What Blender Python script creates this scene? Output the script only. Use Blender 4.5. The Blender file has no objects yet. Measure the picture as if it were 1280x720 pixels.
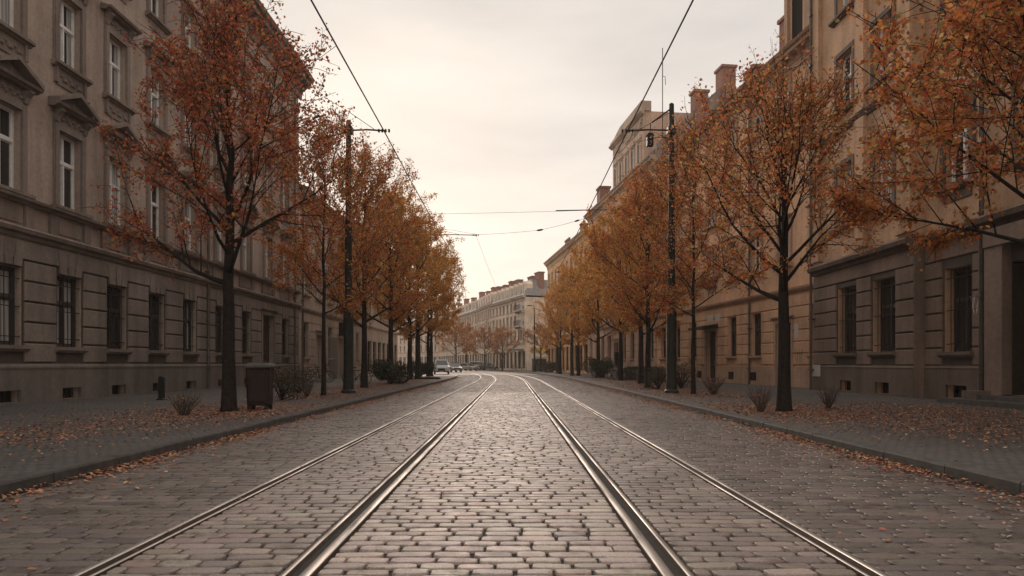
import bpy, math, random
import numpy as np
from mathutils import Vector, Matrix

R = math.radians
scene = bpy.context.scene
col = scene.collection
rng = random.Random(7)

# ------------------------------------------------------------------ helpers
class MB:
    """collects shapes; build() links them as ONE mesh object"""
    def __init__(s):
        s.v = []; s.f = []; s.m = []
    def add(s, vs, fs, m=0):
        o = len(s.v)
        s.v += [tuple(v) for v in vs]
        s.f += [tuple(i + o for i in f) for f in fs]
        s.m += [m] * len(fs)
    def box(s, x0, x1, y0, y1, z0, z1, m=0):
        s.add([(x0,y0,z0),(x1,y0,z0),(x1,y1,z0),(x0,y1,z0),(x0,y0,z1),(x1,y0,z1),(x1,y1,z1),(x0,y1,z1)],
              [(3,2,1,0),(4,5,6,7),(0,1,5,4),(1,2,6,5),(2,3,7,6),(3,0,4,7)], m)
    def block(s, x0, x1, z0, z1, yb, yf, c=.02, m=0):
        """block on a wall, front face chamfered (front at y=yf, outward is -y)"""
        s.add([(x0,yb,z0),(x1,yb,z0),(x1,yb,z1),(x0,yb,z1),
               (x0,yf+c,z0),(x1,yf+c,z0),(x1,yf+c,z1),(x0,yf+c,z1),
               (x0+c,yf,z0+c),(x1-c,yf,z0+c),(x1-c,yf,z1-c),(x0+c,yf,z1-c)],
              [(0,1,5,4),(1,2,6,5),(2,3,7,6),(3,0,4,7),(4,5,9,8),(5,6,10,9),(6,7,11,10),(7,4,8,11),(8,9,10,11)], m)
    def prism(s, poly, y0, y1, m=0):
        """poly of (x,z), counter-clockwise seen from -y"""
        n = len(poly)
        vs = [(x,y0,z) for x,z in poly] + [(x,y1,z) for x,z in poly]
        fs = [tuple(range(n)), tuple(range(2*n-1, n-1, -1))]
        for i in range(n):
            j = (i+1) % n
            fs.append((j, i, n+i, n+j))
        s.add(vs, fs, m)
    def extr(s, prof, x0, x1, m=0):
        """profile of (y,z) extruded along x"""
        n = len(prof)
        vs = [(x0,y,z) for y,z in prof] + [(x1,y,z) for y,z in prof]
        fs = [tuple(range(n)), tuple(range(2*n-1, n-1, -1))]
        for i in range(n):
            j = (i+1) % n
            fs.append((j, i, n+i, n+j))
        s.add(vs, fs, m)
    def tube(s, pts, rads, n=8, m=0, cap=True):
        pts = [Vector(p) for p in pts]
        if not hasattr(rads, '__len__'): rads = [rads]*len(pts)
        o = len(s.v); ref = None
        for i, p in enumerate(pts):
            d = (pts[min(i+1,len(pts)-1)] - pts[max(i-1,0)]).normalized()
            if ref is None:
                ref = d.orthogonal().normalized()
            ref = (ref - d*ref.dot(d))
            ref = ref.normalized() if ref.length > 1e-6 else d.orthogonal().normalized()
            b = d.cross(ref)
            for k in range(n):
                a = 2*math.pi*k/n
                s.v.append(tuple(p + (ref*math.cos(a) + b*math.sin(a))*rads[i]))
        for i in range(len(pts)-1):
            for k in range(n):
                k2 = (k+1) % n
                s.f.append((o+i*n+k, o+i*n+k2, o+(i+1)*n+k2, o+(i+1)*n+k)); s.m.append(m)
        if cap:
            s.f.append(tuple(o+k for k in range(n-1,-1,-1))); s.m.append(m)
            e = o+(len(pts)-1)*n
            s.f.append(tuple(e+k for k in range(n))); s.m.append(m)
    def lathe(s, prof, n=12, cx=0, cy=0, m=0):
        s.tube([(cx,cy,z) for r,z in prof], [max(r,1e-4) for r,z in prof], n, m)
    def mesh(s, name, mats, smooth=False):
        me = bpy.data.meshes.new(name)
        me.from_pydata(s.v, [], s.f)
        if not isinstance(mats, (list, tuple)): mats = [mats]
        for mt in mats: me.materials.append(mt)
        if len(mats) > 1: me.polygons.foreach_set('material_index', s.m)
        if smooth: me.polygons.foreach_set('use_smooth', [True]*len(me.polygons))
        me.update()
        return me
    def build(s, name, mats, parent=None, loc=None, smooth=False):
        return link(name, s.mesh(name, mats, smooth), parent, loc)

def link(name, me, parent=None, loc=None, rz=None):
    o = bpy.data.objects.new(name, me)
    col.objects.link(o)
    if parent is not None: o.parent = parent
    if loc is not None: o.location = loc
    if rz is not None: o.rotation_euler = (0,0,rz)
    return o

def tag(o, label=None, cat=None, group=None, kind=None):
    if label: o['label'] = label
    if cat: o['category'] = cat
    if group: o['group'] = group
    if kind: o['kind'] = kind
    return o

def thing(name, label, cat, loc=(0,0,0), rz=0, group=None):
    o = bpy.data.objects.new(name, None)
    o.empty_display_size = .3
    col.objects.link(o)
    o.location = loc; o.rotation_euler = (0,0,rz)
    return tag(o, label, cat, group)

kids = {}
def copy_tree(o, parent=None):
    c = o.copy(); col.objects.link(c)
    if parent is not None: c.parent = parent
    for ch in list(o.children): copy_tree(ch, c)
    return c

def mesh_np(name, V, F, mats, cols=None, smooth=False, mi=None):
    """V (n,3), F (m,k) all faces of k corners, cols (n,3) per vertex tint"""
    me = bpy.data.meshes.new(name)
    V = np.asarray(V, np.float32); F = np.asarray(F, np.int32)
    me.vertices.add(len(V)); me.vertices.foreach_set('co', V.ravel())
    k = F.shape[1]
    me.loops.add(F.size); me.loops.foreach_set('vertex_index', F.ravel())
    me.polygons.add(len(F))
    me.polygons.foreach_set('loop_start', np.arange(0, F.size, k, dtype=np.int32))
    me.polygons.foreach_set('loop_total', np.full(len(F), k, np.int32))
    if smooth: me.polygons.foreach_set('use_smooth', np.ones(len(F), bool))
    for mt in (mats if isinstance(mats,(list,tuple)) else [mats]): me.materials.append(mt)
    if mi is not None: me.polygons.foreach_set('material_index', np.asarray(mi,np.int32))
    me.update(calc_edges=True); me.validate()
    if cols is not None:
        a = me.color_attributes.new('tint', 'FLOAT_COLOR', 'POINT')
        c4 = np.ones((len(V),4), np.float32); c4[:,:3] = cols
        a.data.foreach_set('color', c4.ravel())
    return me

# pixel helper (photo pixel -> ground point at depth Y)
F_PX, HZ, CAM_H = 850.0, 455.0, 1.25
def px(x, Y): return (x - 640.0) / F_PX * Y

# ------------------------------------------------------------------ materials
def new_mat(name):
    m = bpy.data.materials.new(name); m.use_nodes = True
    nt = m.node_tree
    return m, nt, nt.nodes['Principled BSDF']
def N(nt, typ, **kw):
    n = nt.nodes.new(typ)
    for k, v in kw.items(): setattr(n, k, v)
    return n
def pos(nt, scale=(1,1,1)):
    g = N(nt, 'ShaderNodeNewGeometry')
    mp = N(nt, 'ShaderNodeMapping'); mp.inputs['Scale'].default_value = scale
    nt.links.new(g.outputs['Position'], mp.inputs['Vector'])
    return mp.outputs[0]
def noise(nt, vec, scale, detail=4, rough=.55):
    n = N(nt, 'ShaderNodeTexNoise'); n.inputs['Scale'].default_value = scale
    n.inputs['Detail'].default_value = detail; n.inputs['Roughness'].default_value = rough
    nt.links.new(vec, n.inputs['Vector'])
    return n.outputs['Fac']
def ramp(nt, fac, stops):
    r = N(nt, 'ShaderNodeValToRGB')
    el = r.color_ramp.elements
    while len(el) < len(stops): el.new(.5)
    for e, (p, c) in zip(el, stops):
        e.position = p; e.color = (c[0],c[1],c[2],1) if hasattr(c,'__len__') else (c,c,c,1)
    nt.links.new(fac, r.inputs['Fac'])
    return r.outputs['Color']
def mul(nt, a, b, fac=1.0):
    m = N(nt, 'ShaderNodeMix', data_type='RGBA', blend_type='MULTIPLY')
    m.inputs['Factor'].default_value = fac
    for s, i in ((a,6),(b,7)):
        if hasattr(s,'links') : nt.links.new(s, m.inputs[i])
        else: m.inputs[i].default_value = (*s,1)
    return m.outputs[2]
def bump(nt, bsdf, h, strength=.3, dist=.02):
    b = N(nt, 'ShaderNodeBump'); b.inputs['Strength'].default_value = strength; b.inputs['Distance'].default_value = dist
    nt.links.new(h, b.inputs['Height']); nt.links.new(b.outputs[0], bsdf.inputs['Normal'])

def plain(name, c, rough=.6, metal=0, var=.25, scale=6, coat=0, bmp=0):
    m, nt, b = new_mat(name)
    v = pos(nt)
    n = noise(nt, v, scale)
    cr = ramp(nt, n, [(.3, tuple(x*(1-var) for x in c)), (.7, tuple(min(1,x*(1+var)) for x in c))])
    nt.links.new(cr, b.inputs['Base Color'])
    b.inputs['Roughness'].default_value = rough; b.inputs['Metallic'].default_value = metal
    b.inputs['Coat Weight'].default_value = coat
    if bmp: bump(nt, b, noise(nt, v, scale*6), bmp, .01)
    return m

def stucco(name, c, stain=.35, rough=.85):
    """old render: blotches, vertical rain streaks, fine grain"""
    m, nt, b = new_mat(name)
    big = noise(nt, pos(nt), .45, 5, .6)
    streak = noise(nt, pos(nt, (1.7,1.7,.16)), 1.0, 6, .6)
    fine = noise(nt, pos(nt), 9, 5, .7)
    base = ramp(nt, big, [(.25, tuple(x*.64 for x in c)), (.5, c), (.78, tuple(min(1,x*1.2) for x in c))])
    st = ramp(nt, streak, [(.30, (1-stain*.8,1-stain*.82,1-stain*.85)), (.60, (1,1,1))])
    fn = ramp(nt, fine, [(.28, (.74,.73,.72)), (.6, (1.0,1.0,1.0))])
    nt.links.new(mul(nt, mul(nt, base, st), fn), b.inputs['Base Color'])
    b.inputs['Roughness'].default_value = rough
    b.inputs['Specular IOR Level'].default_value = .3
    bump(nt, b, fine, .35, .012)
    return m

M = {}
M['L1'] = stucco('grey_brown_render', (.42,.325,.265), .42)
M['L1_trim'] = stucco('grey_stone_trim', (.25,.20,.17), .45)
M['L1_base'] = stucco('plinth_stone', (.19,.16,.14), .5)
M['L2'] = stucco('beige_render', (.52,.42,.34))
M['L2_trim'] = stucco('pale_beige_trim', (.46,.38,.31))
M['L3'] = stucco('cream_render', (.52,.42,.33))
M['L3_trim'] = stucco('cream_trim', (.56,.48,.40))
M['R1'] = stucco('tan_render', (.56,.35,.215), .4)
M['R1_ground'] = stucco('brown_ground_floor_stone', (.23,.165,.13), .4)
M['joint_shade'] = stucco('shaded_joint', (.085,.066,.055), .4)  # wall darkened behind the blocks so the gaps read as deep shadow
M['L1_ground'] = stucco('grey_ground_floor_stone', (.25,.205,.175), .42)
M['R1_trim'] = stucco('brown_stone_trim', (.15,.112,.09), .4)
M['R1_base'] = stucco('brown_plinth', (.165,.125,.10), .5)
M['R2'] = stucco('peach_render', (.72,.45,.28))
M['R2_trim'] = stucco('peach_trim', (.50,.33,.23))
M['R3'] = stucco('salmon_render', (.68,.47,.35))
M['R3_trim'] = stucco('salmon_trim', (.54,.41,.32))
M['R4'] = stucco('orange_render', (.74,.44,.22))
M['R4_trim'] = stucco('ochre_trim', (.62,.44,.28))
M['F1'] = stucco('offwhite_render', (.80,.66,.51), .25)
M['F1_trim'] = stucco('offwhite_trim', (.58,.48,.40), .25)
M['F2'] = stucco('warm_grey_render', (.74,.58,.45), .3)
M['F3'] = stucco('pale_sand_render', (.72,.58,.45), .3)
M['gable'] = stucco('bare_firewall_plaster', (.33,.27,.235), .5)
M['brick'] = plain('chimney_brick', (.26,.13,.09), .9, 0, .4, 8, bmp=.4)
M['roof'] = plain('roof_tiles', (.16,.09,.07), .8, 0, .35, 5, bmp=.5)
M['slate'] = plain('grey_roof_sheet', (.22,.20,.19), .6, 0, .3, 3)
M['white_frame'] = plain('white_window_paint', (.72,.70,.67), .45, 0, .1, 9)
M['dark_frame'] = plain('dark_brown_window_paint', (.045,.036,.03), .5, 0, .2, 8)
M['iron'] = plain('black_ironwork', (.022,.022,.022), .5, .3, .3, 12)
M['pole'] = plain('dark_green_pole_paint', (.028,.032,.028), .45, .2, .3, 5)
M['door'] = plain('dark_door_wood', (.035,.026,.02), .5, 0, .3, 10)
M['pale_door'] = plain('pale_door_paint', (.40,.34,.29), .55, 0, .15, 6)
M['grey_door'] = plain('grey_shutter', (.13,.12,.11), .55, 0, .15, 6)
M['void'] = plain('dark_opening', (.012,.011,.01), .9, 0, .2, 4)
M['bin'] = plain('dark_brown_bin_steel', (.026,.015,.012), .6, .0, .35, 5)
M['bin_lid'] = plain('weathered_bin_lid', (.07,.066,.056), .7, 0, .35, 7)
M['plaque'] = plain('pale_plaque', (.50,.46,.41), .6, 0, .12, 14)
M['scribble'] = plain('faded_paint_scribble', (.10,.09,.085), .8, 0, .2, 10)
M['chip'] = plain('bare_lime_plaster', (.55,.49,.42), .9, 0, .3, 16)
M['gutter_metal'] = plain('drainpipe_zinc', (.09,.075,.065), .5, .4, .3, 6)
M['bark'] = plain('dark_bark', (.022,.017,.014), .95, 0, .5, 14, bmp=.8)
M['twig'] = plain('grey_twig', (.075,.058,.048), .9, 0, .3, 10)
M['rubber'] = plain('tyre_rubber', (.02,.02,.02), .8, 0, .2, 10)
M['chrome'] = plain('rim_metal', (.35,.35,.35), .35, .8, .1, 10)
M['carglass'] = plain('car_glass', (.02,.022,.024), .05, 0, .1, 3, coat=.5)
for k_ in ('bark','pole','bin','iron','rubber','door','void'): M[k_].node_tree.nodes['Principled BSDF'].inputs['Specular IOR Level'].default_value=.18
M['paint_white'] = plain('white_car_paint', (.5,.49,.47), .3, 0, .04, 2, coat=.6)
M['paint_dark'] = plain('dark_grey_car_paint', (.06,.065,.068), .3, .2, .06, 2, coat=.6)
M['paint_green'] = plain('dark_green_car_paint', (.03,.045,.035), .3, .2, .06, 2, coat=.6)
M['paint_silver'] = plain('silver_car_paint', (.36,.36,.35), .3, .3, .05, 2, coat=.6)
M['lamp_glass'] = plain('headlight_glass', (.65,.65,.62), .1, 0, .05, 3, coat=1)
M['red_lamp'] = plain('tail_lamp', (.3,.02,.02), .2, 0, .1, 3)
M['bike_a'] = plain('dark_bicycle_paint', (.03,.032,.04), .4, .2, .1, 5)
M['bike_b'] = plain('grey_bicycle_paint', (.22,.22,.22), .4, .3, .1, 5)
M['awning_yellow'] = plain('yellow_awning_cloth', (.55,.34,.06), .8, 0, .15, 3)
M['awning_dark'] = plain('dark_awning', (.035,.04,.036), .7, 0, .2, 3)
M['orange_box'] = plain('orange_crate', (.5,.2,.04), .7, 0, .15, 5)
M['insul'] = plain('insulator_ceramic', (.03,.024,.02), .8, 0, .2, 9)
M['canopy_green'] = plain('grey_green_sign', (.20,.24,.20), .7, 0, .15, 3)

def glass_mat():
    m, nt, b = new_mat('window_glass')
    v = pos(nt)
    nt.links.new(ramp(nt, noise(nt, v, .8), [(.3,(.012,.012,.013)),(.7,(.035,.033,.032))]), b.inputs['Base Color'])
    b.inputs['Roughness'].default_value = .06
    b.inputs['Specular IOR Level'].default_value = .6
    bump(nt, b, noise(nt, v, 1.6, 2), .06, .03)
    return m
M['glass'] = glass_mat()
def curtain_mat():
    m, nt, b = new_mat('net_curtain')
    w = N(nt, 'ShaderNodeTexWave', wave_type='BANDS', bands_direction='DIAGONAL')
    w.inputs['Scale'].default_value = 4.0; w.inputs['Distortion'].default_value = 2.5
    nt.links.new(pos(nt, (1,1,.03)), w.inputs['Vector'])
    nt.links.new(ramp(nt, w.outputs['Fac'], [(0,(.26,.25,.24)),(1,(.44,.43,.41))]), b.inputs['Base Color'])
    b.inputs['Roughness'].default_value = .7
    b.inputs['Coat Weight'].default_value = .8; b.inputs['Coat Roughness'].default_value = .06
    return m
M['curtain'] = curtain_mat()

def stone_mat(name, base, rlo, rhi, spec=.5):
    m, nt, b = new_mat(name)
    v = pos(nt)
    at = N(nt, 'ShaderNodeVertexColor', layer_name='tint')
    fine = noise(nt, v, 60, 4, .7)
    mid = noise(nt, v, 7, 4, .6)
    big = noise(nt, v, .5, 3)
    c = mul(nt, at.outputs['Color'], base)
    c = mul(nt, c, ramp(nt, fine, [(.3,(.62,.61,.6)),(.65,(1.12,1.12,1.12))]))
    c = mul(nt, c, ramp(nt, big, [(.3,(.74,.73,.72)),(.7,(1.12,1.12,1.12))]))
    blot = noise(nt, v, 3.1, 6, .7)
    c = mul(nt, c, ramp(nt, blot, [(.36,(.55,.52,.49)),(.47,(1,1,1)),(.66,(1,1,1)),(.74,(1.18,1.17,1.15))]))
    nt.links.new(c, b.inputs['Base Color'])
    nt.links.new(ramp(nt, mid, [(.3,rlo),(.7,rhi)]), b.inputs['Roughness'])
    b.inputs['Specular IOR Level'].default_value = spec
    h = N(nt, 'ShaderNodeMath', operation='ADD'); nt.links.new(fine, h.inputs[0]); nt.links.new(mid, h.inputs[1])
    bump(nt, b, h.outputs[0], .55, .008)
    return m
M['cobble'] = stone_mat('cobble_granite', (.335,.27,.235), .40, .62, .6)
M['joint'] = plain('joint_sand', (.03,.024,.02), .95, 0, .4, 18, bmp=.5)
M['kerb'] = plain('kerb_granite', (.062,.056,.051), .75, 0, .35, 5, bmp=.4)
def rail_mat():
    m, nt, b = new_mat('polished_rail_steel')
    v = pos(nt, (1,.06,1))
    n = noise(nt, v, 14, 4)
    nt.links.new(ramp(nt, n, [(.3,(.14,.122,.11)),(.45,(.36,.33,.30)),(.7,(.56,.52,.48))]), b.inputs['Base Color'])
    b.inputs['Metallic'].default_value = 1
    nt.links.new(ramp(nt, n, [(.3,.60),(.7,.38)]), b.inputs['Roughness'])
    return m
M['rail'] = rail_mat()
M['rail_rust'] = plain('rusty_rail_side', (.07,.045,.033), .8, .3, .4, 20, bmp=.3)

def paving_mat(name, c1, c2, bw, bh, off=.5, rough=.75):
    m, nt, b = new_mat(name)
    v = pos(nt)
    wob = N(nt, 'ShaderNodeTexNoise'); wob.inputs['Scale'].default_value = 2.2
    nt.links.new(v, wob.inputs['Vector'])
    mx = N(nt, 'ShaderNodeMix', data_type='RGBA', blend_type='LINEAR_LIGHT'); mx.inputs['Factor'].default_value = .035
    nt.links.new(v, mx.inputs[6]); nt.links.new(wob.outputs['Color'], mx.inputs[7])
    br = N(nt, 'ShaderNodeTexBrick'); br.offset = off
    br.inputs['Scale'].default_value = 1
    br.inputs['Brick Width'].default_value = bw; br.inputs['Row Height'].default_value = bh
    br.inputs['Mortar Size'].default_value = bh*.09; br.inputs['Mortar Smooth'].default_value = .4
    br.inputs['Color1'].default_value = (*c1,1); br.inputs['Color2'].default_value = (*c2,1)
    br.inputs['Mortar'].default_value = (.03,.026,.022,1); br.inputs['Bias'].default_value = 0
    nt.links.new(mx.outputs[2], br.inputs['Vector'])
    big = noise(nt, v, .35, 5, .6); fine = noise(nt, v, 30, 4, .7)
    c = mul(nt, br.outputs['Color'], ramp(nt, big, [(.3,(.7,.68,.66)),(.7,(1.12,1.12,1.12))]))
    c = mul(nt, c, ramp(nt, fine, [(.3,(.7,.7,.7)),(.65,(1.1,1.1,1.1))]))
    nt.links.new(c, b.inputs['Base Color'])
    b.inputs['Roughness'].default_value = rough
    h = N(nt, 'ShaderNodeMath', operation='SUBTRACT')
    h2 = N(nt, 'ShaderNodeMath', operation='MULTIPLY'); h2.inputs[1].default_value = .35
    nt.links.new(fine, h2.inputs[0]); nt.links.new(h2.outputs[0], h.inputs[0]); nt.links.new(br.outputs['Fac'], h.inputs[1])
    bump(nt, b, h.outputs[0], .7, .012)
    return m
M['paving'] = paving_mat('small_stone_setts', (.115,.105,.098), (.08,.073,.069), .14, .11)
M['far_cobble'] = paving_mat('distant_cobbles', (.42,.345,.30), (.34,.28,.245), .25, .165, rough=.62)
M['ground'] = plain('bare_earth', (.09,.075,.06), .95, 0, .3, .6)

def leaf_mat(name, trans=.55):
    m, nt, b = new_mat(name)
    at = N(nt, 'ShaderNodeVertexColor', layer_name='tint')
    nt.links.new(at.outputs['Color'], b.inputs['Base Color'])
    b.inputs['Roughness'].default_value = .6; b.inputs['Specular IOR Level'].default_value = .25
    if trans:
        tr = N(nt, 'ShaderNodeBsdfTranslucent')
        nt.links.new(at.outputs['Color'], tr.inputs['Color'])
        ms = N(nt, 'ShaderNodeMixShader'); ms.inputs[0].default_value = trans
        nt.links.new(b.outputs[0], ms.inputs[1]); nt.links.new(tr.outputs[0], ms.inputs[2])
        nt.links.new(ms.outputs[0], nt.nodes['Material Output'].inputs['Surface'])
    return m
M['leaf'] = leaf_mat('autumn_leaf', .55)
M['evergreen'] = leaf_mat('evergreen_leaf', .15)
M['litter'] = leaf_mat('fallen_leaf', 0)

# ------------------------------------------------------------------ street line
KC, Z0C = .0015, 48.0
def cl(Y):
    d = max(0.0, Y - Z0C)
    return -.06 - KC*d*d, -2*KC*d
def road_pt(Y, t, z=0.0):
    x, dx = cl(Y)
    n = math.hypot(1, dx)
    return (x + t/n, Y - t*dx/n, z)
YS = [-12] + [y for y in np.arange(-8, 48, 4.0)] + [y for y in np.arange(48, 246, 3.0)]
KL, KR = -4.72, 4.86          # kerb faces
PAVE = .13

def ribbon(name, mat, ts, ys, z, kind='structure', extra=None):
    V = []; Fc = []
    nt_ = len(ts)
    for y in ys:
        for t in ts: V.append(road_pt(y, t, z))
    for i in range(len(ys)-1):
        for j in range(nt_-1):
            a = i*nt_+j
            Fc.append((a, a+1, a+nt_+1, a+nt_))
    return tag(link(name, mesh_np(name, V, Fc, mat)), kind=kind)

# ground and road bed
g = MB(); g.add([(-150,-60,-.06),(150,-60,-.06),(150,330,-.06),(-150,330,-.06)], [(0,1,2,3)])
tag(g.build('ground', M['ground']), kind='structure')

# ---- cobbles: real stones up to the bend, each with rounded edges
RAILS = [(-2.55,-2.40), (-1.32,-1.12), (.94,1.14), (2.14,2.29)]   # lateral extents of the four rails
def cobbles():
    r = np.random.default_rng(3)
    zones = [(KL+.01, RAILS[0][0]), (RAILS[0][1], RAILS[1][0]), (RAILS[1][1], RAILS[2][0]), (RAILS[2][1], RAILS[3][0]), (RAILS[3][1], KR-.01)]
    quads = []    # (t0,t1,y0,y1)
    row = 0
    for zi, (a, b) in enumerate(zones):
        y = -3.0 + .05*zi
        tight = zi in (0,4)
        while y < 78:
            rh = r.uniform(.118,.150)
            t = a + .006
            row += 1; first = (1.0 if row%2 else .5)*r.uniform(.85,1.1)
            while t < b - .02:
                w = r.uniform(.215,.33)*first; first = 1.0
                if b - (t+w) < .09: w = b - .006 - t
                quads.append((t, t+w, y, y+rh, .006 if tight else .009, (.46,.86,1.3,.86,.46)[zi]))  # lane tint: outer stones darker, dimmed further as painted vignette; middle lightened
                t += w
            y += rh
    Q = np.array(quads)
    n = len(Q)
    gap = Q[:,4] + r.uniform(0,.004,n)
    cx = (Q[:,0]+Q[:,1])/2; cy = (Q[:,2]+Q[:,3])/2
    hx = (Q[:,1]-Q[:,0])/2-gap; hy = (Q[:,3]-Q[:,2])/2-gap*1.25
    hx = np.maximum(hx,.02)
    ang = r.normal(0,.018,n); zz = r.normal(0,.002,n); tx = r.normal(0,.010,n); ty = r.normal(0,.014,n)
    near = cy < 30
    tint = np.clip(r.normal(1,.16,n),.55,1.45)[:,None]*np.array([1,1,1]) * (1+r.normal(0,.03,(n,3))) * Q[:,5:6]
    Vs=[]; Fs=[]; Cs=[]; off=0
    # outline of 12 points (rounded), rings: base, shoulder, top ; centre
    def emit(mask, outline, rings):
        nonlocal off
        idx = np.where(mask)[0]; k=len(outline); m=len(rings)
        allv=[]
        for (ins, z) in rings:
            ox = outline[:,0][None,:]*np.maximum(hx[idx]-ins,.004)[:,None]; oy = outline[:,1][None,:]*np.maximum(hy[idx]-ins,.004)[:,None]
            # irregular outline
            ox = ox*(1+jit[idx][:,:k]*.06); oy = oy*(1+jit[idx][:,k:2*k]*.08)
            c,s = np.cos(ang[idx])[:,None], np.sin(ang[idx])[:,None]
            X = ox*c-oy*s; Y = ox*s+oy*c
            Z = z + (zz[idx][:,None] + X*tx[idx][:,None] + Y*ty[idx][:,None] if z>-.01 else 0*X)
            allv.append(np.stack([X+cx[idx][:,None], Y+cy[idx][:,None], Z],-1))
        ctr = np.stack([cx[idx],cy[idx],rings[-1][1]+.0003+zz[idx]],-1)[:,None,:]
        A = np.concatenate([np.concatenate(allv,1),ctr],1)      # (n, k*m+1, 3)
        nv = k*m+1
        f=[]
        for q in range(m-1):
            for i in range(k):
                j=(i+1)%k
                f.append((q*k+i,q*k+j,(q+1)*k+j,(q+1)*k+i))
        for i in range(0,k,2):
            f.append(((m-1)*k+i,(m-1)*k+(i+1)%k,(m-1)*k+(i+2)%k,k*m))
        f=np.array(f)
        base = off + np.arange(len(idx))[:,None,None]*nv
        Vs.append(A.reshape(-1,3)); Fs.append((f[None]+base).reshape(-1,4)); Cs.append(np.repeat(tint[idx],nv,0)); off += len(idx)*nv
    jit = r.uniform(-1,1,(n,24))
    def rr(q):  # rounded rectangle outline
        return np.array([(1,-q),(1,q),(q,1),(-q,1),(-1,q),(-1,-q),(-q,-1),(q,-1)],float)
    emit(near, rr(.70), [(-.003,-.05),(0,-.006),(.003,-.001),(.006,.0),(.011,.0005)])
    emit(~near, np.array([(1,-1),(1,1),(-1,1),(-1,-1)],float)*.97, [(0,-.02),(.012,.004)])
    V=np.concatenate(Vs); 
    # lay on the street line
    Y=V[:,1]; d=np.maximum(0,Y-Z0C); c0=-.06-KC*d*d; dx=-2*KC*d; nn=np.hypot(1,dx)
    V2=np.stack([c0+V[:,0]/nn, Y-V[:,0]*dx/nn, V[:,2]],-1)
    return V2, np.concatenate(Fs), np.concatenate(Cs)
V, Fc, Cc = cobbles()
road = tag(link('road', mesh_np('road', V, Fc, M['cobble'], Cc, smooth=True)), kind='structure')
ribbon('road_bed', M['joint'], [KL-.1, 0, KR+.1], [y for y in YS if y < 80], -.022)
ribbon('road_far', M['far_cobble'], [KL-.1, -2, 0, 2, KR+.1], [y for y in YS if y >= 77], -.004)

# ---- rails
def rail(label, t0, t1, head_first):
    w = t1-t0
    # cross-section (t,z), head beside groove beside guard lip
    hw = .075 if w > .17 else .062
    lip = .045 if w > .17 else .03
    if head_first: a = [(0,-.05),(0,.004),(.008,.010),(hw-.008,.010),(hw,.004),(hw,-.035),(w-lip,-.035),(w-lip,.002),(w-lip+.006,.006),(w-.005,.006),(w,.0),(w,-.05)]
    else:
        a = [(0,-.05),(0,.0),(.005,.006),(lip-.006,.006),(lip,.002),(lip,-.035),(w-hw,-.035),(w-hw,.004),(w-hw+.008,.010),(w-.008,.010),(w,.004),(w,-.05)]
    V=[];Fs=[];mi=[]
    k=len(a)
    ys=[y for y in np.arange(-6,48,2.0)]+[y for y in np.arange(48,226,1.5)]
    for y in ys:
        for (t,z) in a: V.append(road_pt(y,t0+.004+t*(w-.008)/w,z))
    for i in range(len(ys)-1):
        for j in range(k-1):
            p=i*k+j
            Fs.append((p,p+1,p+k+1,p+k))
            zs=(a[j][1],a[j+1][1]); mi.append(0 if min(zs)>=0 else 1)
    o = link('tram_rail', mesh_np('tram_rail', V, Fs, [M['rail'],M['rail_rust']], mi=mi))
    tag(o, label, 'rail', 'tram rails set in the cobbles')
rail('worn steel tram rail nearest the left kerb', *RAILS[0], True)
rail('double grooved steel tram rail left of the middle cobbles', *RAILS[1], False)
rail('double grooved steel tram rail right of the middle cobbles', *RAILS[2], True)
rail('worn steel tram rail nearest the right kerb', *RAILS[3], False)

# ---- kerbs: separate stones with small joints, one run each side
def kerb(name, t_in, sgn, y0, y1, step):
    m = MB(); y = y0; i = 0
    while y < y1:
        L = step*rng.uniform(.85,1.15); ya, yb = y+.008, min(y+L, y1)-.008
        dz = rng.uniform(-.006,.006); dt = rng.uniform(-.008,.008)
        w = .17
        t0, t1 = t_in+dt, t_in+sgn*w
        b = .018
        sec = [(t0, -.06), (t0+sgn*.004, PAVE-b+dz), (t0+sgn*b, PAVE+.004+dz), (t1, PAVE+.004+dz), (t1, -.06)]
        vs = [road_pt(ya,t,z) for t,z in sec] + [road_pt(yb,t,z) for t,z in sec]
        n = len(sec)
        fs = [(k,k+1,n+k+1,n+k) if sgn < 0 else (k+1,k,n+k,n+k+1) for k in range(n-1)] + [tuple(range(n)), tuple(range(2*n-1,n-1,-1))]
        m.add(vs, fs)
        y += L
    tag(m.build(name, M['kerb']), kind='structure')
kerb('kerb', KL, -1, -10, 64, 1.1)
kerb('kerb', KR, 1, -10, 170, 1.1)

# left pavement (ends by the lay-by) and right pavement
def poly_pave(name, inner, outer, mat):
    V=[];Fs=[]
    for (p,q) in zip(inner,outer):
        for k in range(7):
            u=k/6; V.append((p[0]+(q[0]-p[0])*u, p[1]+(q[1]-p[1])*u, PAVE))
    for i in range(len(inner)-1):
        for k in range(6):
            a=i*7+k; Fs.append((a,a+1,a+8,a+7))
    return tag(link(name, mesh_np(name,V,Fs,mat)),kind='structure')
ysl=[y for y in YS if y<=64]+[64]
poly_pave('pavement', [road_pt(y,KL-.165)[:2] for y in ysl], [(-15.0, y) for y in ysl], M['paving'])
mk = MB(); mk.box(-15.0, road_pt(64,KL-.17)[0], 64.0, 64.18, -.06, PAVE+.004)
tag(mk.build('kerb', M['kerb']), kind='structure')
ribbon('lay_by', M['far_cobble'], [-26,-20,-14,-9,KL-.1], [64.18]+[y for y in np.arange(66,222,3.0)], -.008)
LX, RX = -13.8, 13.2
RA = [(13.2,-20),(13.2,29.7),(14.2,29.71),(5.3,101.5),(6.0,112),(2.36,118),(-4.06,138),(-7.8,153.8),(-14.5,190),(-24,225)]
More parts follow.
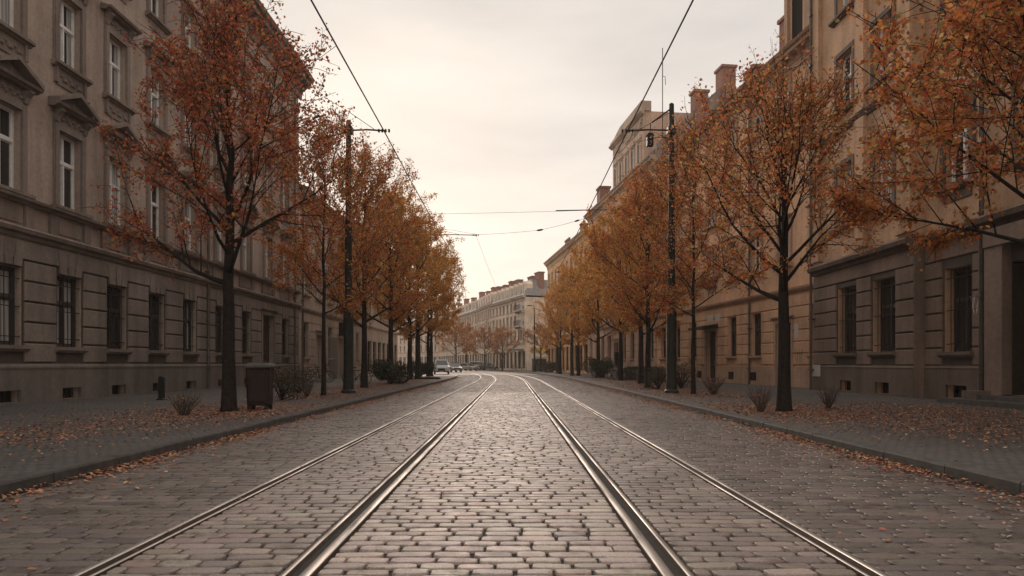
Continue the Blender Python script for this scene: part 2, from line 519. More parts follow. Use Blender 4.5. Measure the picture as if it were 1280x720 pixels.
def fac_x(y):
    for (a,b) in zip(RA[:-1],RA[1:]):
        if a[1] <= y <= b[1]: return a[0]+(b[0]-a[0])*(y-a[1])/max(b[1]-a[1],1e-6)
    return RA[-1][0]
ysr=[y for y in YS if y<=190]
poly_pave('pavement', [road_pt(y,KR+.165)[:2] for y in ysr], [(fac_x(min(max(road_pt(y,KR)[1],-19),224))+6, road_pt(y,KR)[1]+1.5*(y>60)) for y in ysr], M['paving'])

# ------------------------------------------------------------------ buildings
cache = {}
def part(name, key, fn, mat, parent, loc, smooth=False):
    k = (name,)+key
    if k not in cache:
        mb = MB(); fn(mb); cache[k] = mb.mesh(name, mat, smooth)
    return link(name, cache[k], parent, loc)

def window(b, u, z, w, h, style, trim, frame='white', trim_key='', depth=.26, curtain=None, grille=False, lite=False):
    """u,z = centre bottom of the opening, on the facade plane"""
    fm = M['white_frame'] if frame=='white' else M['dark_frame']
    def fr(m):
        t=.06; y0,y1=depth-.06,depth+.01
        m.box(-w/2,-w/2+t,y0,y1,0,h); m.box(w/2-t,w/2,y0,y1,0,h)
        m.box(-w/2+t,w/2-t,y0,y1,0,t); m.box(-w/2+t,w/2-t,y0,y1,h-t,h)
        zt=h*.62
        m.box(-w/2+t,w/2-t,y0-.025,y1,zt-.05,zt+.05)
        m.box(-.036,.036,y0-.015,y1,t,zt-.05); m.box(-.035,.035,y0,y1,zt+.05,h-t)
        if not lite:
            for s in (-1,1):
                xa,xb=sorted((s*.036,s*(w/2-t)))
                for (za,zb) in ((t,zt-.05),(zt+.05,h-t)):
                    m.box(xa,xa+.03,y0+.02,y1,za,zb); m.box(xb-.03,xb,y0+.02,y1,za,zb)
                    m.box(xa+.035,xb-.035,y0+.02,y1,za,za+.035); m.box(xa+.035,xb-.035,y0+.02,y1,zb-.035,zb)
    o = part('window', (w,h,frame,lite,depth), fr, fm, b, (u,0,z))
    def pn(m): m.add([(-w/2,depth,0),(w/2,depth,0),(w/2,depth,h),(-w/2,depth,h)],[(0,1,2,3)])
    part('pane', (w,h,depth), pn, M['glass'], o, (0,0,0))
    if curtain:
        def cu(m):
            zt=h*.62; yy=depth-.006
            for (a,c) in {'l':[(-w/2+.12,-.09)],'r':[(.09,w/2-.12)],'b':[(-w/2+.12,-.09),(.09,w/2-.12)],'n':[(-w/2+.12,-w/2+.30),(w/2-.30,w/2-.12)]}[curtain]:
                m.add([(a,yy,.12),(c,yy,.12),(c,yy,zt-.09),(a,yy,zt-.09)],[(0,1,2,3)])
                m.add([(a,yy,zt+.09),(c,yy,zt+.09),(c,yy,h-.12),(a,yy,h-.12)],[(0,1,2,3)])
        part('curtain', (w,h,curtain,depth), cu, M['curtain'], o, (0,0,0))
    if grille:
        def gr(m):
            n=6
            for i in range(1,n):
                x=-w/2+w*i/n; m.tube([(x,.06,.02),(x,.06,h-.02)],.011,5)
            for zz in (.25,h*.5,h-.3): m.box(-w/2,w/2,.045,.075,zz-.012,zz+.012)
        part('window_grille', (w,h), gr, M['iron'], o, (0,0,0))
    if style:
        def su(m):
            t=.17
            if style in ('pediment','hood','plain','shallow'):
                pr = -.07 if style!='shallow' else -.04
                m.box(-w/2-t,-w/2,pr,.02,0,h+t); m.box(w/2,w/2+t,pr,.02,0,h+t); m.box(-w/2,w/2,pr,.02,h,h+t)
                m.box(-w/2-t-.05,-w/2-t,pr+.03,.02,0,h+t+.03); m.box(w/2+t,w/2+t+.05,pr+.03,.02,0,h+t+.03)
            if style!='bare':
                e=w/2+t+.14
                m.extr([(.02,-.16),(-.10,-.16),(-.14,-.11),(-.22,-.09),(-.22,0),(.02,.0)],-e,e)
            else:
                e=w/2+.16
                m.extr([(.02,-.17),(-.09,-.17),(-.12,-.12),(-.17,-.10),(-.17,0),(.02,0)],-e,e)
            if style in ('pediment','hood') and not lite:
                e=w/2+t+.02
                zf=h+t
                m.box(-e,e,-.05,.02,zf+.003,zf+.42)
                # relief ornament on the frieze
                rr=random.Random(int(w*1000))
                for i in range(15):
                    x=-e+.1+(2*e-.2)*i/14; rad=.05+.025*rr.random(); zc=zf+.21+.06*math.sin(i*1.9)
                    m.lathe_y(x,zc,rad,-.05,-.115)
                for s in (-1,1):   # consoles
                    xa=s*(e-.08)
                    m.extr([(.02,zf+.05),(-.09,zf+.05),(-.14,zf+.22),(-.26,zf+.36),(-.26,zf+.42),(.02,zf+.42)],xa-.09,xa+.09)
                zc=zf+.423
                E=e+.24
                m.extr([(.02,zc),(-.20,zc),(-.26,zc+.05),(-.34,zc+.06),(-.38,zc+.13),(.02,zc+.13)],-E,E)
                if style=='pediment':
                    zz=zc+.133; ph=.46
                    m.prism([(-E+.12,zz),(E-.12,zz),(0,zz+ph-.05)],-.10,.02)
                    th=.13
                    for s in (-1,1):
                        pl=[(s*E,zz),(s*E,zz+th),(0,zz+ph+th),(0,zz+ph)]
                        if s>0: pl=[pl[3],pl[0],pl[1],pl[2]]; 
                        else: pl=[pl[0],pl[3],pl[2],pl[1]]
                        m.prism(pl,-.38,.02)
                    m.lathe_y(0,zz+.16,.10,-.10,-.17)
                else:
                    m.extr([(.02,zc+.133),(-.30,zc+.133),(-.04,zc+.22),(.02,zc+.22)],-E+.03,E-.03)
            if style in ('hood',) and not lite:
                # apron under the sill
                m.box(-w/2-.06,w/2+.06,-.05,.02,-.66,-.163)
                for s in (-1,1): m.box(s*(w/2+.12)-.055,s*(w/2+.12)+.055,-.10,.02,-.62,-.163)
                for i in range(9):
                    x=-w/2+.08+(w-.16)*i/8; m.lathe_y(x,-.42+.07*math.cos(i*2.1),.075,-.05,-.105)
            if style=='plain' and not lite:
                m.box(-w/2-.04,w/2+.04,-.04,.02,-.46,-.163)
                e=w/2+t+.06
                m.extr([(.02,h+t+.003),(-.10,h+t+.003),(-.16,h+t+.06),(-.16,h+t+.10),(.02,h+t+.10)],-e,e)
        part('window_surround', (w,h,style,trim_key,lite), su, trim, b, (u,0,z))
    return o
def lathe_y(self, x, z, r, y0, y1):
    """small round boss on a wall"""
    n=8
    vs=[(x+r*math.cos(2*math.pi*k/n),y0,z+r*math.sin(2*math.pi*k/n)) for k in range(n)]
    vs+=[(x+.55*r*math.cos(2*math.pi*k/n),y1,z+.55*r*math.sin(2*math.pi*k/n)) for k in range(n)]
    fs=[(k,(k+1)%n,n+(k+1)%n,n+k) for k in range(n)]+[tuple(range(n,2*n))]
    self.add(vs,fs)
MB.lathe_y=lathe_y

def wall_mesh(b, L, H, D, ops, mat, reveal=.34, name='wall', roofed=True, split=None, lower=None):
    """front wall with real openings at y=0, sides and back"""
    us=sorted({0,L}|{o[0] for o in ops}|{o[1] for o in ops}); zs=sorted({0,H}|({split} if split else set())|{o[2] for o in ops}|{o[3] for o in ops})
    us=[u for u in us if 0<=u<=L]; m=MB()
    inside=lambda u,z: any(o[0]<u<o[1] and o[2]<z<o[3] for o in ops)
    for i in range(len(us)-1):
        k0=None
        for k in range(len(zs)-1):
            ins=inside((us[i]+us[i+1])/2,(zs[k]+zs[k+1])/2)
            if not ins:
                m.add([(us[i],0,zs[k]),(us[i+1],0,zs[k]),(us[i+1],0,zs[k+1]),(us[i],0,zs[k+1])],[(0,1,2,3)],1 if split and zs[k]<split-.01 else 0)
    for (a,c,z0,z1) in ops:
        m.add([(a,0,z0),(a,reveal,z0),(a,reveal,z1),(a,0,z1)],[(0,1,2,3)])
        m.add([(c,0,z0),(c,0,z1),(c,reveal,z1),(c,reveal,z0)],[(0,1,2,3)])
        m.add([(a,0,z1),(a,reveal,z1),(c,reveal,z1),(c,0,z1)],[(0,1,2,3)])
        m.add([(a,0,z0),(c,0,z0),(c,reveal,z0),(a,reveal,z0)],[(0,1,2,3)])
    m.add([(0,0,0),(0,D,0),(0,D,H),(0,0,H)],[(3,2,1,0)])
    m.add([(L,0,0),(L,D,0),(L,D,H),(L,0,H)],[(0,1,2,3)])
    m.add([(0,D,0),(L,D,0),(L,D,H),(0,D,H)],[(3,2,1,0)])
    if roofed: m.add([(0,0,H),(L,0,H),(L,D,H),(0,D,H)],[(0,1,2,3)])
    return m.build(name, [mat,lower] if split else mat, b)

def rustic(b, L, ops, z0, z1, ch, mat, u0=0, u1=None, proud=.055, gap=.05):
    """banded blocks between the openings"""
    m=MB(); u1=L if u1 is None else u1
    n=round((z1-z0)/ch)
    for k in range(n):
        za=z0+(z1-z0)*k/n+gap/2; zb=z0+(z1-z0)*(k+1)/n-gap/2
        segs=[(u0+.02,u1-.02)]
        for (a,c,oz0,oz1) in ops:
            if oz0 < zb+.03 and oz1 > za-.03:
                new=[]
                for (p,q) in segs:
                    if c+.09<=p or a-.09>=q: new.append((p,q)); continue
                    if a-.09>p: new.append((p,a-.09))
                    if c+.09<q: new.append((c+.09,q))
                segs=new
        for (p,q) in segs:
            if q-p>.1: m.block(p,q,za,zb,.01,-proud,.022)
    return m.build('banded_stonework', mat, b)

def cornice(b, prof, L, mat, x0=0, name='cornice', brackets=None):
    m=MB(); m.extr(prof,x0,L)
    if brackets:
        (y0,y1,za,zb,step,bw)=brackets
        n=int((L-x0)/step)
        for i in range(n):
            x=x0+(L-x0)*(i+.5)/n
            m.extr([(.0,za),(y0*.4,za),(y1,zb-.08),(y1,zb),(.0,zb)],x-bw/2,x+bw/2)
    return m.build(name, mat, b)

def eaves_profile(z, out=.85, hgt=.95):
    return [(.03,z-hgt),(-.08,z-hgt),(-.10,z-hgt*.72),(-.16,z-hgt*.66),(-.18,z-hgt*.36),(-out*.72,z-hgt*.33),(-out*.75,z-hgt*.15),(-out*.9,z-hgt*.12),(-out,z),(.03,z)]

def pitched_roof(b, L, H, D, rise, mat, over=.7, chimneys=(), x0=0):
    m=MB()
    m.add([(x0-.05,-over,H+.004),(L+.05,-over,H+.004),(L+.05,D*.5,H+rise),(x0-.05,D*.5,H+rise),(x0-.05,D+.3,H+.004),(L+.05,D+.3,H+.004),
           (x0-.05,-over,H+.12),(L+.05,-over,H+.12)],
          [(6,7,2,3),(0,1,7,6),(3,2,5,4),(0,6,3,4),(1,5,2,7)])
    o=m.build('roof',mat,b)
    for (cx,cy,cw,top) in chimneys:
        c=MB(); c.box(cx-cw/2,cx+cw/2,cy-.4,cy+.4,H+.2,top); c.box(cx-cw/2-.09,cx+cw/2+.09,cy-.49,cy+.49,top+.002,top+.16)
        for q in (-1,1): c.box(cx+q*cw*.25-.13,cx+q*cw*.25+.13,cy-.13,cy+.13,top+.163,top+.5)
        c.build('chimney',M['brick'],o)
    return o

def pipe(b,u,h,y=-.12,r=.06,z0=.1):
    m=MB(); m.tube([(u,y,z0),(u,y,h)],r,8)
    for z in np.arange(1.0,h,2.2): m.box(u-.1,u+.1,y-.08,.02,z-.03,z+.03)
    m.build('drainpipe',M['gutter_metal'],b)

def vent(b,u,z0,z1,w):
    def fn(m):
        h=z1-z0
        m.add([(-w/2,.22,0),(w/2,.22,0),(w/2,.22,h),(-w/2,.22,h)],[(0,1,2,3)])
        for i in range(1,6):
            x=-w/2+w*i/6; m.tube([(x,.1,0),(x,.1,h)],.01,4)
    part('cellar_vent',(w,round(z1-z0,3)),fn,M['void'],b,(u,0,z0))

def doorway(b,u,z,w,h,mat,name='door',surround=None,panels=True,depth=.26):
    def fn(m):
        m.box(-w/2,w/2,depth-.02,depth+.06,0,h)
        if panels:
            for s in (-1,1):
                xa,xb=sorted((s*.03,s*(w/2-.05)))
                for (za,zb) in ((.15,.9),(1.0,1.75),(1.85,min(h-.75,2.4))):
                    if zb-za>.2: m.block(xa+.05,xb-.05,za,zb,depth,depth-.05,.03)
            m.box(-w/2,w/2,depth-.08,depth,h-.68,h-.58)
    o=part(name,(w,h,mat.name),fn,mat,b,(u,0,z))
    def hd(m): m.tube([(.09,depth-.10,1.05),(.09,depth-.10,1.35)],.014,6)
    part('handle',(w,depth),hd,M['chrome'],o,(0,0,0))
    if surround:
        def su(m):
            m.box(-w/2-.2,-w/2,-.08,.02,0,h+.2); m.box(w/2,w/2+.2,-.08,.02,0,h+.2); m.box(-w/2,w/2,-.08,.02,h,h+.2)
            m.extr([(.02,h+.203),(-.12,h+.203),(-.22,h+.29),(-.22,h+.35),(.02,h+.35)],-w/2-.3,w/2+.3)
        part('door_surround',(w,h,surround.name),su,surround,b,(u,0,z))
    return o

def scribble(b,u,z,w,h,seed,th=.022,mat=None):
    r=random.Random(seed); m=MB(); y=-.045
    x=u
    while x<u+w:
        pts=[]; n=r.randint(4,7); lw=r.uniform(.1,.22)
        for i in range(n): pts.append((x+lw*r.random(),y,z+h*r.random()))
        m.tube(pts,th/2,4); x+=lw*1.15
    m.build('graffiti',mat or M['scribble'],b)

# ---- L1: big grey-brown palazzo on the left. local u = world Y - YL
YL=2.0
bl=thing('palazzo','large grey-brown palazzo with pedimented windows along the left pavement','building',(LX,YL,0),R(90))
U=lambda Y: Y-YL
colsL=[5.0,7.75,10.5,13.2,15.9,18.55,21.2,23.75,26.4,29.1,32.2,35.3,38.4,41.3]
LL=43.9-YL
ops=[]; wins=[]
for i,c in enumerate(colsL):
    u=U(c)
    if abs(c-38.4)<.1: ops.append((u-.9,u+.9,.1,4.0))
    else:
        ops.append((u-.575,u+.575,1.77,3.95)); wins.append((u,1.77,1.15,2.18,'g'))
        ops.append((u-.45,u+.45,.19,.52))
    ops.append((u-.55,u+.55,6.04,8.37)); wins.append((u,6.04,1.1,2.33,'p'))
    ops.append((u-.55,u+.55,10.40,12.58)); wins.append((u,10.40,1.1,2.18,'h'))
    ops.append((u-.52,u+.52,14.55,16.35)); wins.append((u,14.55,1.04,1.8,'s'))
wall_mesh(bl,LL,19.0,12,ops,M['L1'],split=4.75,lower=M['joint_shade'])
for i,(u,z,w,h,k) in enumerate(wins):
    if k=='g': window(bl,u,z,w,h,'bare',M['L1_trim'],'dark','L1',grille=True,curtain=[None,'n',None,'b','l',None,'r'][i%7]); vent(bl,u,.19,.52,.9)
    else:
        cur=rng.choice(['l','n','r',None,'b','n'])
        window(bl,u,z,w,h,{'p':'pediment','h':'hood','s':'plain'}[k],M['L1_trim'],'white','L1',curtain=cur)
doorway(bl,U(38.4),.1,1.8,3.9,M['door'],surround=M['L1_trim'])
rustic(bl,LL,ops,1.28,4.76,.56,M['L1_ground'])
m=MB(); 
for (p,q) in [(0.0,U(37.2)),(U(39.6),LL)]:
    # plinth, leaving the vents open
    segs=[(p,q)]
    vs=[(U(c)-.45,U(c)+.45) for c in colsL if abs(c-38.4)>.1]
    x=p
    for (a,c) in vs:
        if a>=q or c<=p: continue
        m.box(x,a,-.09,.02,0,1.12); m.box(a,c,-.09,.02,0,.19); m.box(a,c,-.09,.02,.52,1.12); x=c
    m.box(x,q,-.09,.02,0,1.12)
    m.extr([(.02,1.122),(-.11,1.122),(-.11,1.18),(-.03,1.26),(.02,1.26)],p,q)
m.build('plinth',M['L1_base'],bl)
# keystones over ground windows
for c in colsL:
    m=MB(); u=U(c)
    for q,dx in ((0,0),(-1,-.34),(1,.34)):
        m.prism([(u+dx-.12-.04*abs(q),3.99),(u+dx+.12+.04*abs(q),3.99),(u+dx*1.35+.16,4.66),(u+dx*1.35-.16,4.66)],-.085 if q==0 else -.07,.01)
    m.build('keystone',M['L1_ground'],bl)
cornice(bl,[(.02,4.78),(-.08,4.78),(-.10,4.88),(-.22,4.92),(-.26,5.02),(-.22,5.08),(.02,5.12)],LL,M['L1_trim'],name='string_course')
m=MB(); m.extr([(.02,5.74),(-.10,5.74),(-.14,5.80),(-.26,5.83),(-.28,5.90),(.02,5.95)],0,LL)
for c in colsL:  # pedestal blocks below the windows
    u=U(c)
    for s in (-1,1): m.box(u+s*.80-.16,u+s*.80+.16,-.09,.02,5.123,5.737)
    m.box(u-.56,u+.56,-.045,.02,5.2,5.68)
m.build('sill_course',M['L1_trim'],bl)
cornice(bl,eaves_profile(19.75,.95,1.3),LL+.5,M['L1_trim'],x0=-.3,brackets=(-.2,-.62,18.75,19.30,.62,.2))
cornice(bl,[(.02,17.4),(-.06,17.4),(-.1,17.5),(-.1,17.6),(.02,17.62)],LL,M['L1_trim'],name='string_course')
pitched_roof(bl,LL,19.75,12,3.2,M['roof'],.9)
pipe(bl,U(30.65),18.6); pipe(bl,U(42.9),18.6)
scribble(bl,U(31.4),.5,1.0,.7,5,.02)
# quoins at far corner
m=MB()
for k in range(24):
    z=5.2+.56*k
    if z<18.0 and not (5.7<z+.26 and z<5.96): m.block(LL-(.55 if k%2 else .8),LL-.02,z,z+.53,.01,-.05,.02)
m.build('quoin',M['L1'],bl)

# ---- generic neighbour
def townhouse(label, P0, P1, D, H, wm, tm, base, floors, ncol, gw=1.05, ground='windows', wwidth=1.0, roof=('pitched',2.5), chim=(), style='shallow', frame='white', lite=True, gtop=4.0, fl0=6.0, pitch=4.0, wh=2.1, eave_out=.6, name='townhouse', gdoors=(), skip_wall_h=None, group=None, doormat=None):
    P0=Vector(P0); P1=Vector(P1); d=P1-P0; L=d.length
    b=thing(name,label,'building',(P0.x,P0.y,0),math.atan2(d.y,d.x),group)
    us=[L*(i+.5)/ncol for i in range(ncol)]
    ops=[]; ws=[]
    for i,u in enumerate(us):
        if i in gdoors: ops.append((u-.75,u+.75,.12,3.3))
        elif ground=='windows':
            ops.append((u-gw/2,u+gw/2,1.7,gtop)); ws.append((u,1.7,gw,gtop-1.7,0))
        elif ground=='shops':
            hw=L/ncol*.36; ops.append((u-hw,u+hw,.45,3.5)); ws.append((u,.45,2*hw,3.05,-1))
        for k in range(floors):
            z=fl0+pitch*k; hh=wh*(1 if k<floors-1 else .88)
            ops.append((u-wwidth/2,u+wwidth/2,z,z+hh)); ws.append((u,z,wwidth,hh,k+1))
    wall_mesh(b,L,H-.3,D,ops,wm)
    for (u,z,w,h,k) in ws:
        w=round(w,3); h=round(h,3)
        if k==-1: window(b,u,z,w,h,None,tm,'dark',base,lite=True)
        elif k==0: window(b,u,z,w,h,'bare',tm,'dark',base,lite=lite)
        else: window(b,u,z,w,h,style,tm,frame,base,lite=lite,curtain=rng.choice(['b',None,'l',None,'n']))
    for i in gdoors: doorway(b,us[i],.12,1.5,3.18,doormat or M['door'],surround=tm)
    cornice(b,[(.02,4.75),(-.1,4.75),(-.2,4.87),(-.22,4.97),(.02,5.02)],L,tm,name='string_course')
    cornice(b,eaves_profile(H,eave_out,.9),L,tm,brackets=(-.2,-eave_out*.65,H-.62,H-.30,.7,.2))
    if ground=='windows':
        rustic(b,L,ops,1.2,4.6,.57,wm)
        m=MB(); xs=[0]
        cut=sorted([(us[i]-.98,us[i]+.98) for i in gdoors]); x=0
        for (a,c) in cut: m.box(x,a,-.08,.02,0,1.1); x=c
        m.box(x,L,-.08,.02,0,1.1); m.build('plinth',tm,b)
    if roof and roof[0]=='pitched': pitched_roof(b,L,H,D,roof[1],M['roof'],eave_out,chim)
    return b,L,us

# ---- L2, L3, L4 on the left
b2,L2,us2=townhouse('beige low house with pale double door beyond the palazzo',(LX,44.0),(LX,62.0),11,12.6,M['L2'],M['L2_trim'],'L2',2,6,fl0=5.9,pitch=3.6,wh=2.0,gdoors=(1,3),doormat=M['pale_door'])
pipe(b2,.5,12)
m=MB(); m.box(6.9,9.4,-.1,.0,.12,3.3)
for k in range(10): m.box(7.0,9.3,-.13,-.098,.3+.29*k,.54+.29*k)
m.build('roller_shutter',M['grey_door'],b2)
townhouse('cream house with tall shopfronts behind the left bushes',(LX,62.2),(LX,82),11,13.8,M['L3'],M['L3_trim'],'L3',2,8,ground='shops',fl0=6,pitch=3.9)
townhouse('sand-coloured far house on the left behind parked cars',(-19.5,92),(-33,135),11,13.5,M['F2'],M['L3_trim'],'F2',3,12,ground='shops',fl0=5.6,pitch=2.9,wh=1.7)
townhouse('pale far left house where the street bends away',(-34,138),(-62,200),11,13.5,M['F3'],M['L3_trim'],'F3',3,14,ground='shops',fl0=5.6,pitch=2.9,wh=1.7)

# ---- R1: tan apartment house on the right; local u runs from far end toward camera
YR=29.7
br=thing('apartment_house','tan apartment house with portal and barred ground windows on the right','building',(RX,YR,0),R(-90))
W=lambda Y: YR-Y
LR=YR-22.26
ops=[];ws=[]
colsR=[26.8,24.15]
for c in colsR:
    u=W(c); ops.append((u-.72,u+.72,1.68,4.3)); ws.append((u,1.68,1.44,2.62,'g'))
    ops.append((u-.45,u+.45,.2,.6))
for c in (27.0,24.2):
    u=W(c)
    for (z,h) in ((6.7,2.5),(11.35,2.25),(15.2,2.0)):
        ops.append((u-.62,u+.62,z,z+h)); ws.append((u,z,1.24,h,'u'))
wall_mesh(br,LR,19.3,10,ops,M['R1'],reveal=.42,split=5.02,lower=M['joint_shade'])
for (u,z,w,h,k) in ws:
    if k=='g': window(br,u,z,w,h,'bare',M['R1_trim'],'dark','R1',grille=True,depth=.34)
    else: window(br,u,z,w,h,'shallow',M['R1_trim'],'white','R1',curtain=rng.choice(['b','l',None]),depth=.30)
for c in colsR: vent(br,W(c),.2,.6,.9)
rustic(br,LR,ops,1.2,5.04,.54,M['R1_ground'],u0=.0)
m=MB()
x=0
for c in colsR:
    a,e=W(c)-.45,W(c)+.45
    m.box(x,a,-.07,.02,0,1.12); m.box(a,e,-.07,.02,0,.2); m.box(a,e,-.07,.02,.6,1.12); x=e
m.box(x,LR,-.07,.02,0,1.12); m.extr([(.02,1.122),(-.09,1.122),(-.02,1.2),(.02,1.2)],0,LR)
m.build('plinth',M['R1_base'],br)
cornice(br,[(.02,5.05),(-.1,5.05),(-.14,5.16),(-.30,5.22),(-.34,5.36),(-.28,5.44),(.02,5.5)],LR,M['R1_trim'],name='string_course')
cornice(br,[(.02,10.5),(-.06,10.5),(-.12,10.6),(-.18,10.7),(.02,10.75)],LR,M['R1_trim'],name='string_course')
cornice(br,eaves_profile(19.6,.9,1.2),LR,M['R1_trim'],brackets=(-.2,-.6,18.7,19.2,.62,.2))
m=MB()
for (a,c) in ((.05,.75),(W(25.9),W(25.25)),(LR-.75,LR-.05)):
    m.box(a,c,-.16,.02,5.503,10.49); m.box(a,c,-.16,.02,10.76,18.35)
    m.box(a-.08,c+.08,-.22,.02,5.6,6.0); m.box(a-.06,c+.06,-.24,.02,17.9,18.3)
m.build('pilaster',M['R1'],br)
m=MB(); m.box(LR+.003,LR+.03,-.05,.5,0,5.04); m.build('corner_return',M['R1_ground'],br)
pipe(br,.12,18.5,y=-.2)
m=MB(); m.box(.02,.75,-.10,-.068,.72,1.22); m.build('pale_plaque',M['plaque'],br)
def chips(b,u,z,n,seed):
    r=random.Random(seed); m=MB()
    for i in range(n):
        x=u+r.uniform(-.35,.35); zz=z+r.uniform(-.16,.16); w=r.uniform(.05,.16); k=7
        poly=[(x+w*math.cos(2*math.pi*q/k)*r.uniform(.6,1.2),zz+w*.7*math.sin(2*math.pi*q/k)*r.uniform(.6,1.2)) for q in range(k)]
        m.prism(poly,-.042,.0)
    m.build('bare_plaster_patch',M['chip'],b)
chips(br,W(22.8),1.5,9,4)
scribble(br,W(28.9),3.0,.5,1.0,11,.03); scribble(br,W(23.1),3.45,.55,.8,12,.035)
# near recessed bay with the third window, the pilaster and the portal
bn=thing('corner_house','brown house at the right edge with recessed bay and dark stepped portal','building',(RX+.34,22.26,0),R(-90))
LN=22.26-2
W2=lambda Y: 22.26-Y
ops=[];ws=[]
for c in (20.65,):
    u=W2(c); ops.append((u-.62,u+.62,1.62,4.2)); ws.append((u,1.62,1.24,2.58,'g')); ops.append((u-.5,u+.5,.2,.6))
ops.append((W2(18.43),W2(15.2),.4,4.05))
for c in (12.6,9.6,6.4):
    u=W2(c); ops.append((u-.65,u+.65,1.62,4.2)); ws.append((u,1.62,1.3,2.58,'g'))
for c in (20.65,17.6,14.6,11.6,8.6,5.6):
    u=W2(c)
    for (z,h) in ((6.7,2.5),(11.35,2.25),(15.2,2.0)):
        ops.append((u-.6,u+.6,z,z+h)); ws.append((u,z,1.2,h,'u'))
wall_mesh(bn,LN,19.3,10,ops,M['R1'],reveal=.42,split=5.02,lower=M['joint_shade'])
for (u,z,w,h,k) in ws:
    if k=='g': window(bn,u,z,w,h,'bare',M['R1_trim'],'dark','R1',grille=True,depth=.34)
    else: window(bn,u,z,w,h,'plain',M['R1_trim'],'white','R1',curtain=rng.choice(['b','l','b','r']),depth=.26)
vent(bn,W2(20.65),.2,.6,1.0)
m=MB(); m.box(W2(18.42),W2(18.38),.0,.36,.41,4.04); m.box(W2(18.37),W2(15.2),.0,.36,3.98,4.04); m.build('portal_shade_lining',M['door'],bn)  # dark sheet added so the portal reveal reads as deep shade
doorway(bn,W2(16.815),.4,3.23,3.65,M['door'],depth=.38)
rustic(bn,LN,ops,1.2,5.04,.54,M['R1_ground'],u1=W2(19.5)); rustic(bn,LN,ops,1.2,5.04,.54,M['R1_ground'],u0=W2(14.2))
m=MB(); a,e=W2(20.65)-.5,W2(20.65)+.5
m.box(0,a,-.07,.02,0,1.12); m.box(a,e,-.07,.02,0,.2); m.box(a,e,-.07,.02,.6,1.12); m.box(e,W2(19.5),-.07,.02,0,1.12)
m.extr([(.02,1.122),(-.09,1.122),(-.02,1.2),(.02,1.2)],0,W2(19.5)); m.box(W2(15.1),LN,-.07,.02,0,1.12)
m.build('plinth',M['R1_base'],bn)
m=MB(); m.box(W2(19.13),W2(18.44),-.26,.02,.0,4.5); m.box(W2(19.18),W2(18.44),-.32,.02,.0,.42); m.box(W2(19.13),W2(14.3),-.30,.02,4.503,5.0); m.box(W2(15.1),W2(14.3),-.26,.02,0,4.5)
m.build('portal_pilaster',M['R1_ground'],bn)
cornice(bn,[(.02,5.05),(-.1,5.05),(-.14,5.16),(-.34,5.22),(-.38,5.36),(-.28,5.44),(.02,5.5)],LN,M['R1_trim'],name='string_course')
cornice(bn,eaves_profile(19.6,.9,1.2),LN,M['R1_trim'],brackets=(-.2,-.6,18.7,19.2,.62,.2))
m=MB(); m.box(W2(19.9),W2(14.0),-1.1,-.33,.05,.27); m.box(W2(19.0),W2(14.4),-.7,-.334,.272,.40); m.build('entrance_step',M['kerb'],bn)
pipe(bn,W2(19.42),18.5,y=-.14,r=.07)
m=MB(); m.box(W2(19.35),W2(18.75),-.75,-.335,.272,.5); m.build('stone_plinth_block',M['R1_base'],bn)
scribble(bn,W2(19.95),2.7,.35,.5,21,.03,M['plaque'])
pitched_roof(br,LR,19.6,10,3,M['roof'],.8); pitched_roof(bn,LN,19.6,10,3,M['roof'],.8)

# ---- R2..R4 leaning toward the street axis; P0 = far end, P1 = near end
def rp(Y): return (14.2-.124*(Y-29.71), Y)
b,L,us=townhouse('peach house with small canopied door next to the tan apartment house',rp(53),rp(29.75),10,16.5,M['R2'],M['R2_trim'],'R2',3,8,fl0=6.2,pitch=3.7,wh=2.2,wwidth=1.1,roof=None,gdoors=(3,6),lite=False,style='plain',eave_out=.75,frame='white')
pipe(b,L-7.9,15.8); 
m=MB(); u=us[3]; m.extr([(.02,3.75),(-1.05,3.55),(-1.05,3.42),(.02,3.48)],u-1.3,u+1.1); m.build('door_canopy',M['iron'],b)
m=MB(); m.box(u-.55,u+.35,-.06,.0,3.9,4.35); m.box(u+.7,u+1.4,-.06,.0,3.9,4.35); m.build('pale_sign_panel',M['plaque'],b)
m=MB(); m.box(us[6]+1.05,us[6]+1.4,-.06,-.03,2.5,3.2); m.build('notice_board',M['plaque'],b)
for u in (us[2]+1.2,us[4]+.0,us[5]-.2): vent_m=MB(); vent_m.box(u-.35,u+.35,-.085,-.079,.35,.8); vent_m.build('cellar_vent',M['void'],b)
scribble(b,us[3]-1.6,.9,.7,.6,31,.03); scribble(b,us[6]+1.0,1.2,.7,.9,33,.03)
# attic storey of R2 above the eaves with arched window, and roof behind
H=16.5
m=MB(); m.box(L-4.6,L-.0,.25,6,H-.28,21.2); att=m.build('attic_storey',M['R2'],b)
m=MB(); m.prism([(L-4.9,21.203),(L+.05,21.203),(L+.05,21.45),(L-2.4,23.0),(L-4.9,21.45)],-.1,6); m.build('attic_gable',M['R2_trim'],b)
for u in (L-3.6,L-1.6):
    m=MB(); pl=[(u-.45,17.4),(u+.45,17.4),(u+.45,19.3)]+[(u+.45*math.cos(a),19.3+.45*math.sin(a)) for a in np.linspace(.3,2.84,6)]+[(u-.45,19.3)]
    m.prism(pl,.22,.3)
    m.build('arched_window',M['void'],b)
m=MB()
for u in (L-4.55,L-2.75,L-2.45,L-.6):
    m.box(u,u+.3,.08,.26,H+.003,20.6); m.box(u-.05,u+.35,.02,.26,20.603,20.9)
m.extr([(.26,20.903),(.0,20.903),(-.25,21.08),(-.25,21.195),(.26,21.195)],L-4.9,L)
m.build('attic_pilaster',M['R2_trim'],b)
